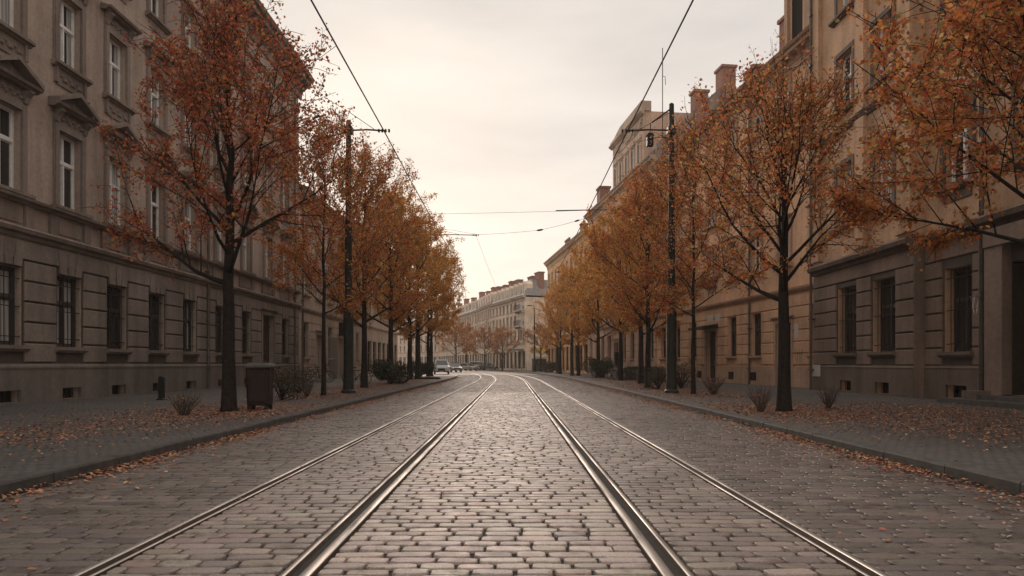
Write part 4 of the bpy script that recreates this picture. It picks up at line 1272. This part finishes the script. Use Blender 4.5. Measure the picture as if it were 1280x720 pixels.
# ------------------------------------------------------------------ street furniture
t=thing('litter_bin','dark brown steel litter bin with weathered overhanging lid on the left pavement','litter bin',(px(325,16.6),16.6,PAVE),.12)
m=MB()
def oct_(hw,hd,c): return [(-hw+c,-hd),(hw-c,-hd),(hw,-hd+c),(hw,hd-c),(hw-c,hd),(-hw+c,hd),(-hw,hd-c),(-hw,-hd+c)]
def loft(m,rings):
    n=len(rings[0][0]); vs=[(x,y,z) for (o,z) in rings for (x,y) in o]; fs=[]
    for i in range(len(rings)-1):
        for k in range(n):
            j=(k+1)%n; fs.append((i*n+k,i*n+j,(i+1)*n+j,(i+1)*n+k))
    fs.append(tuple(range(n-1,-1,-1))); fs.append(tuple(range((len(rings)-1)*n,len(rings)*n)))
    m.add(vs,fs)
loft(m,[(oct_(.245,.24,.045),.12),(oct_(.255,.25,.045),.16),(oct_(.275,.27,.045),.98),(oct_(.285,.28,.045),1.0),(oct_(.285,.28,.045),1.03)])
m.build('body',M['bin'],t)
m=MB(); m.block(-.2,.2,.2,.9,-.24,-.285,.02); m.build('door_panel',M['bin'],t)
m=MB(); m.box(-.31,-.262,-.12,.12,.55,.62); m.build('handle',M['iron'],t)
m=MB(); loft(m,[(oct_(.335,.33,.055),1.032),(oct_(.345,.34,.055),1.06),(oct_(.325,.32,.055),1.10),(oct_(.22,.2,.05),1.15)]); m.build('lid',M['bin_lid'],t)
for (x,y) in ((-.2,-.2),(.2,-.2),(-.2,.2),(.2,.2)):
    m=MB(); m.box(x-.04,x+.04,y-.04,y+.04,0,.118); m.build('leg',M['iron'],t)
t=thing('bollard','short square black bollard near the palazzo wall','bollard',(px(202,21.2),21.2,PAVE))
m=MB(); loft(m,[(oct_(.075,.075,.012),0),(oct_(.075,.075,.012),.70),(oct_(.055,.055,.012),.735)]); m.build('post',M['iron'],t)
m=MB(); loft(m,[(oct_(.12,.12,.02),.0),(oct_(.12,.12,.02),.03),(oct_(.09,.09,.02),.05)]); m.build('foot_plate',M['iron'],t)
m=MB(); m.box(-.9,.9,-.45,.45,0,.12); 
m2=thing('planter_box','low dark planter box near the end of the left kerb','planter',(px(535,50.5),50.5,PAVE))
m.build('box',M['iron'],m2); m=MB(); m.box(-.82,.82,-.37,.37,.122,.14); m.build('soil',M['joint'],m2)

# cars
def car(label,x,y,rz,paint,kind,trim=None):
    t=thing('parked_car',label,'car',(x,y,0),rz,'cars parked at the bend')
    van=kind=='van'; L=4.3 if not van else 4.9; wd=.86 if not van else .93; H=1.45 if not van else 1.8
    # front of the car faces local -y
    if van: body=[(-L/2,.35),(-L/2,.80),(-L/2+.15,.98),(-L/2+.75,1.12),(L/2-.05,1.10),(L/2,.9),(L/2,.35)]
    else: body=[(-L/2,.32),(-L/2,.62),(-L/2+.12,.72),(-L/2+1.1,.90),(L/2-.75,.95),(L/2-.06,.90),(L/2,.7),(L/2,.32)]
    m=MB(); n=len(body)
    secs=[(-wd,.06),(-wd*.93,0),(wd*.93,0),(wd,.06)]
    xs=[-wd+.07,-wd,wd,wd-.07]
    def sect(xx,ins):
        c=[(yy*(1-ins*.03),zz if zz<.4 else zz-ins*.05) for yy,zz in body]; return [(xx,yy,zz) for yy,zz in c]
    vs=sect(-wd+.0,1.6)+sect(-wd+.07,0)+sect(wd-.07,0)+sect(wd,1.6)
    fs=[]
    for i in range(3):
        for k in range(n):
            j=(k+1)%n; fs.append((i*n+k,i*n+j,(i+1)*n+j,(i+1)*n+k))
    fs.append(tuple(range(n-1,-1,-1))); fs.append(tuple(range(3*n,4*n)))
    m.add(vs,fs); m.build('body',paint,t)
    # greenhouse: pillars and roof
    if van: a,b_,c,d=(-L/2+.72,-L/2+1.35,L/2-.12,L/2-.05); zb=1.10
    else: a,b_,c,d=(-L/2+1.05,-L/2+1.85,L/2-1.15,L/2-.55); zb=.90
    m=MB(); lo=[(-wd+.06,a),(wd-.06,a),(wd-.06,d),(-wd+.06,d)]; hi=[(-wd+.2,b_),(wd-.2,b_),(wd-.2,c),(-wd+.2,c)]
    vs=[(x_,y_,zb-.02) for x_,y_ in lo]+[(x_,y_,H-.07) for x_,y_ in hi]+[(x_*.93,y_*.97,H) for x_,y_ in hi]
    m.add(vs,[(0,1,5,4),(1,2,6,5),(2,3,7,6),(3,0,4,7),(4,5,9,8),(5,6,10,9),(6,7,11,10),(7,4,8,11),(8,9,10,11)]); m.build('cabin',paint,t)
    def quad(name,p,q,e=.012,mat=M['carglass']):
        # glass set just proud of the cabin side between corner indices
        P=[Vector(v) for v in p]; ctr=sum(P,Vector())/4; nrm=(P[1]-P[0]).cross(P[3]-P[0]).normalized()
        if nrm.dot(ctr-Vector((0,0,1)))<0: nrm=-nrm
        V=[ctr+(v-ctr)*.86+nrm*e for v in P]+[ctr+(v-ctr)*.86-nrm*.004 for v in P]
        mm=MB(); mm.add(V,[(0,1,2,3),(7,6,5,4),(0,4,5,1),(1,5,6,2),(2,6,7,3),(3,7,4,0)]); mm.build(name,mat,t)
    quad('windscreen',[vs[0],vs[1],vs[5],vs[4]],0); quad('rear_window',[vs[2],vs[3],vs[7],vs[6]],0)
    quad('side_window',[vs[1],vs[2],vs[6],vs[5]],0); quad('side_window',[vs[3],vs[0],vs[4],vs[7]],0)
    for sx in (-1,1):
        for yy in (-L/2+.8,L/2-.8):
            mm=MB(); xx=sx*(wd-.1)
            mm.tube([(xx-.1,yy,.32),(xx+.1,yy,.32)],.32,14); w=mm.build('wheel',M['rubber'],t)
            mm=MB(); mm.tube([(xx+sx*.101,yy,.32),(xx+sx*.115,yy,.32)],.2,12); mm.build('rim',M['chrome'],w)
        mm=MB(); zz=.78 if van else .60; mm.box(sx*(wd-.2)-.13,sx*(wd-.2)+.13,-L/2-.015,-L/2+.1,zz-.09,zz+.08); mm.build('headlight',M['lamp_glass'],t)
        mm=MB(); mm.box(sx*(wd-.14)-.07,sx*(wd-.14)+.07,L/2-.06,L/2+.015,.66,.86); mm.build('tail_light',M['red_lamp'],t)
        mm=MB(); mm.box(sx*(wd+.1)-.09,sx*(wd+.1)+.09,a+.25,a+.36,zb+.0,zb+.16); mm.build('wing_mirror',paint,t)
    mm=MB(); mm.box(-.42,.42,-L/2-.018,-L/2+.05,.44,.60 if not van else .72); mm.build('grille',M['iron'],t)
    mm=MB(); mm.box(-wd+.04,wd-.04,-L/2-.05,-L/2+.08,.26,.43); mm.build('bumper',trim or M['paint_dark'],t)
    mm=MB(); mm.box(-.26,.26,-L/2-.058,-L/2-.052,.30,.41); mm.build('number_plate',M['plaque'],t)
    return t
car('white van parked facing the camera left of the bend',px(552,84),84,R(6),M['paint_white'],'van',M['paint_dark'])
car('dark grey car parked behind the white van',px(567,104),104,R(20),M['paint_dark'],'car',M['paint_dark'])
car('small silver car parked between the two dark cars at the bend',px(585,126),126,R(50),M['paint_silver'],'car')
car('white car farthest away at the bend beneath dull trees',px(600,150),150,R(68),M['paint_white'],'van')
car('dark green car with pale windscreen parked at the right of the white far car',px(609,134),134,R(62),M['paint_green'],'car')

# bicycles
def bicycle(label,x,y,rz,mat,z=PAVE):
    t=thing('bicycle',label,'bicycle',(x,y,z),rz,'bicycles parked on the pavements')
    for yy in (-.52,.52):
        m=MB(); ring=[(0,yy+.33*math.cos(a),.35+.33*math.sin(a)) for a in np.linspace(0,2*math.pi,19)]; m.tube(ring,.02,5,cap=False); w=m.build('wheel',M['rubber'],t)
        m=MB()
        for k in range(8): a=k*math.pi/8; m.tube([(0,yy+.31*math.cos(a),.35+.31*math.sin(a)),(0,yy-.31*math.cos(a),.35-.31*math.sin(a))],.004,3)
        m.tube([(-.03,yy,.35),(.03,yy,.35)],.03,6); m.build('spokes',M['chrome'],w)
    m=MB()
    for a,b in (((0,.52,.35),(0,.05,.32)),((0,.05,.32),(0,.2,.85)),((0,.52,.35),(0,.17,.75)),((0,.17,.75),(0,-.36,.82)),((0,.05,.32),(0,-.37,.74)),((0,-.34,.95),(0,-.52,.35))): m.tube([a,b],.02,6)
    m.tube([(0,.52,.72),(0,.3,.72),(0,.72,.70)],.012,5)
    m.build('frame',mat,t)
    m=MB(); m.tube([(-.28,-.25,1.02),(-.2,-.36,1.03),(0,-.35,.98),(.2,-.36,1.03),(.28,-.25,1.02)],.015,6); m.build('handlebar',M['iron'],t)
    m=MB(); m.box(-.07,.07,.12,.36,.9,.95); m.box(-.03,.03,.02,.12,.905,.945); m.build('saddle',M['iron'],t)
    m=MB(); m.tube([(-.08,.05,.32),(.08,.05,.32)],.05,8); m.box(-.14,-.06,.0,.1,.2,.22); m.box(.06,.14,.0,.1,.42,.44); m.build('crank',M['iron'],t)
bicycle('dark bicycle leaning near the pale double door of the beige house',px(390,42),42,R(80),M['bike_a'])
bicycle('dark bicycle parked right of the beige door beside the thin tree',px(398,41),41.4,R(95),M['bike_a'])
bicycle('grey bicycle beside a slim mast before the orange house',px(726,70),70,R(70),M['bike_b'])
bicycle('dark bicycle nearest the orange house at the far right',px(706,78),78,R(100),M['bike_a'])
bicycle('grey bicycle left of the low clipped hedge',px(765,48),48,R(15),M['bike_b'])
bicycle('dark bicycle leaning at the low clipped hedge',px(774,46.5),46.5,R(30),M['bike_a'])
bicycle('dark bicycle in front of the dark kiosk by the lamp post',px(672,103),103,R(80),M['bike_a'],.12)
bicycle('grey bicycle before the striped shopfronts below the balconies',px(643,112),112,R(60),M['bike_b'],.12)
bicycle('dark bicycle behind the left mast near the rust tree',px(446,36),36,R(75),M['bike_a'])
# dark cabinet on the right pavement beside the amber tree
t=thing('utility_cabinet','dark square utility cabinet on a post among the right trees','cabinet',(px(773,50),50,PAVE))
m=MB(); m.box(-.32,.32,-.2,.2,1.0,2.0); m.build('cabinet',M['bin'],t); m=MB(); m.box(-.05,.05,-.05,.05,0,.998); m.build('post',M['iron'],t)
m=MB(); m.block(-.26,.26,1.08,1.92,-.19,-.215,.012); m.build('door',M['bin'],t)
# kiosk by the far lamp
t=thing('kiosk','dark kiosk with pale flat roof right of the far lamp post','kiosk',(px(674,108),108,PAVE),.2)
m=MB(); m.box(-1.0,1.0,-.8,.8,0,1.95); m.build('body',M['awning_dark'],t)
m=MB(); m.box(-1.15,1.15,-1.0,1.0,1.953,2.3); m.build('roof',M['plaque'],t)
m=MB(); m.block(-.8,.8,.9,1.75,-.79,-.83,.02); m.build('window',M['glass'],t)
t=thing('display_crate','orange wooden display crate beside the dark kiosk','crate',(px(686,104),104,PAVE))
m=MB(); m.box(-.6,.6,-.4,.4,.35,.75); 
for k in range(3): m.box(-.62,.62,-.42,-.402,.37+.13*k,.46+.13*k)
m.build('box',M['orange_box'],t); m=MB()
for x in (-.5,.5):
    for y in (-.3,.3): m.box(x-.04,x+.04,y-.04,y+.04,0,.348)
m.build('stand',M['door'],t)
# cafe tables in front of the corner house
for i,(xx,yy,lb) in enumerate(((652,114,'left of the shop awning'),(658,112,'under the yellow shop fascia'),(645,117,'beneath the balconies'))):
    t=thing('cafe_table','small dark cafe table with pale top '+lb,'table',(px(xx,yy),yy,PAVE),0,'cafe tables at the corner house')
    m=MB(); m.lathe([(.4,.72),(.4,.75)],12); m.build('table_top',M['plaque'],t)
    m=MB(); m.lathe([(.25,0),(.24,.03),(.04,.05),(.035,.718)],8); m.build('pedestal',M['iron'],t)

# ------------------------------------------------------------------ fallen leaves
def litter():
    r=np.random.default_rng(99); P=[]
    def add(x,y,z): P.append(np.stack([x,y,z],1))
    def on_road(y,t,z):
        d=np.maximum(0,y-Z0C); c=-.06-KC*d*d; dx=-2*KC*d; nn=np.hypot(1,dx); add(c+t/nn,y-t*dx/nn,z)
    for sgn,k in ((-1,KL),(1,KR)):
        n=19000 if sgn<0 else 23000
        y=2.5+62*r.random(n)**1.35
        clump=.55+.45*np.sin(y*1.7)+.35*np.sin(y*.63+1)
        keep=r.random(n)<np.clip(clump,.25,1); y=y[keep]
        t=np.abs(r.gamma(1.15,.13,len(y))); t=np.minimum(t,1.4)
        on_road(y,k-sgn*(t+.01),.012+.03*np.exp(-t/.12)*r.random(len(y)))
        n=1400; y=2.5+55*r.random(n); t=r.gamma(1.6,.5,n); on_road(y,k-sgn*np.minimum(t,2.4),np.full(n,.014))
    spots=[(-6.66,16,3200,2.0),(-6.6,24,1600,1.8),(-7.0,32,2200,2.2),(-7.3,41,1500,2.3),(-7.3,48.5,1200,2.3),(-7.4,56,900,2.2),(6.4,16,3400,2.1),(8.6,11.5,1800,2.4),(6.7,25.3,1900,2.0),(6.4,32,1900,2.2),(7.3,38.5,1400,2.2),(7.3,45.7,1100,2.2),(7.1,56,800,2.0),(-7.6,10.5,1000,1.9),(10.2,16,1500,2.0)]
    for (x,y,n,s) in spots:
        n=int(n*2.6)
        a=r.normal(x,s*.6,n); b=r.normal(y,s*.95,n); z=np.full(n,PAVE+.012)
        ok=(np.where(x<0,(a<KL-.2)&(a>LX+.2),(a>KR+.2)&(a<12.8)))&(b<63.5)
        add(a[ok],b[ok],z[ok]+.01*r.random(ok.sum()))
    for (x0,x1) in ((LX+.3,KL-.2),(KR+.2,12.9)):
        n=450; add(r.uniform(x0,x1,n),3+30*r.random(n),np.full(n,PAVE+.012))
    n=160; on_road(3+30*r.random(n),r.uniform(-4,4,n),np.full(n,.014))
    P=np.concatenate(P); n=len(P)
    s=r.uniform(.014,.031,n)[:,None]
    a=r.uniform(0,6.283,n); d=np.stack([np.cos(a),np.sin(a),r.normal(0,.22,n)],1); q=np.stack([-np.sin(a),np.cos(a),r.normal(0,.22,n)],1)
    up=np.array([0,0,1.])
    V=np.stack([P-d*s,P-q*s*.7+up*s*.25*r.random((n,1)),P+d*s,P+q*s*.7+up*s*.3*r.random((n,1))],1).reshape(-1,3)
    i=np.arange(n)*4
    F=np.concatenate([np.stack([i,i+1,i+2],1),np.stack([i,i+2,i+3],1)])
    pal=[(3,(.33,.12,.065)),(2.5,(.40,.175,.085)),(1.3,(.46,.26,.13)),(2,(.19,.09,.06)),(.4,(.5,.34,.19))]
    return V,F,np.repeat(pick(pal,n,r),4,0)
V,Fc,Cc=litter()
tag(link('fallen_leaves',mesh_np('fallen_leaves',V,Fc,M['litter'],Cc)),'rust and tan fallen leaves lying along both kerbs and under the trees','leaves',kind='stuff')

# ------------------------------------------------------------------ air
m=MB(); m.box(-151,151,-61,331,-1.06,29.5)
hz=m.build('haze',None if False else bpy.data.materials.new('haze_air')); tag(hz,kind='stuff')
hm=hz.data.materials[0]; hm.use_nodes=True; nt=hm.node_tree
for n_ in list(nt.nodes):
    if n_.type=='BSDF_PRINCIPLED': nt.nodes.remove(n_)
pv=nt.nodes.new('ShaderNodeVolumePrincipled'); pv.inputs['Color'].default_value=(.98,.90,.82,1); pv.inputs['Density'].default_value=.0007; pv.inputs['Anisotropy'].default_value=0
nt.links.new(pv.outputs[0],nt.nodes['Material Output'].inputs['Volume'])

# ------------------------------------------------------------------ sky, sun, camera
SUN_EL, SUN_AZ = R(19), R(-11)      # low ahead, left of the street axis
w=bpy.data.worlds.new('World'); scene.world=w; w.use_nodes=True; nt=w.node_tree
bg=nt.nodes['Background']; bg.inputs['Strength'].default_value=.1
sky=N(nt,'ShaderNodeTexSky',sky_type='NISHITA'); sky.sun_disc=False; sky.sun_elevation=SUN_EL; sky.sun_rotation=SUN_AZ; sky.dust_density=4; sky.air_density=1.2
tc=N(nt,'ShaderNodeTexCoord')
sep=N(nt,'ShaderNodeSeparateXYZ'); nt.links.new(tc.outputs['Generated'],sep.inputs[0])
# overcast layer: warm and bright low, greyer midway, unseen zenith raised to light facades
elev=ramp(nt,sep.outputs['Z'],[(0,(10.8,9.7,8.6)),(.16,(10.0,9.05,8.2)),(.34,(8.4,7.7,7.15)),(.52,(7.1,6.6,6.25)),(.75,(9.3,8.6,8.1)),(1,(11.0,10.2,9.6))])
mr=N(nt,'ShaderNodeMapRange'); mr.inputs['From Min'].default_value=-1; mr.inputs['From Max'].default_value=1; mr.inputs['To Min'].default_value=1.0; mr.inputs['To Max'].default_value=1.0
dt=N(nt,'ShaderNodeVectorMath',operation='DOT_PRODUCT'); nt.links.new(tc.outputs['Generated'],dt.inputs[0]); dt.inputs[1].default_value=(-.5,.866,0)
nt.links.new(dt.outputs['Value'],mr.inputs['Value'])
mp=N(nt,'ShaderNodeMapping'); mp.inputs['Scale'].default_value=(1.2,1.2,5.0); nt.links.new(tc.outputs['Generated'],mp.inputs['Vector'])
cn=noise(nt,mp.outputs[0],1.5,5,.55)
cc=ramp(nt,cn,[(.3,(.82,.825,.84)),(.7,(1.11,1.10,1.075))])
x1=mul(nt,elev,cc)
vm=N(nt,'ShaderNodeVectorMath',operation='SCALE'); nt.links.new(x1,vm.inputs[0]); nt.links.new(mr.outputs[0],vm.inputs['Scale'])
mx=N(nt,'ShaderNodeMix',data_type='RGBA'); mx.inputs['Factor'].default_value=.97
nt.links.new(sky.outputs[0],mx.inputs[6]); nt.links.new(vm.outputs[0],mx.inputs[7])
nt.links.new(mx.outputs[2],bg.inputs['Color'])

sl=bpy.data.lights.new('sun','SUN'); sl.energy=1.3; sl.angle=R(26); sl.color=(1.0,.83,.70)
so=bpy.data.objects.new('sun',sl); col.objects.link(so)
d=Vector((math.sin(SUN_AZ)*math.cos(SUN_EL),math.cos(SUN_AZ)*math.cos(SUN_EL),math.sin(SUN_EL)))
so.rotation_euler=d.to_track_quat('Z','Y').to_euler()

cam=bpy.data.cameras.new('camera'); co=bpy.data.objects.new('camera',cam); col.objects.link(co)
co.location=(0,0,CAM_H); co.rotation_euler=(R(90),0,0)
cam.sensor_width=36; cam.lens=36*F_PX/1280; cam.shift_y=(HZ-360)/1280; cam.clip_end=1500; cam.clip_start=.1
scene.camera=co
scene.view_settings.view_transform='Standard'; scene.view_settings.look='None'; scene.view_settings.exposure=.1; scene.view_settings.gamma=1
scene.cycles.max_bounces=6; scene.cycles.diffuse_bounces=3; scene.cycles.glossy_bounces=3; scene.cycles.volume_bounces=1; scene.cycles.transparent_max_bounces=4
scene.cycles.use_denoising=True
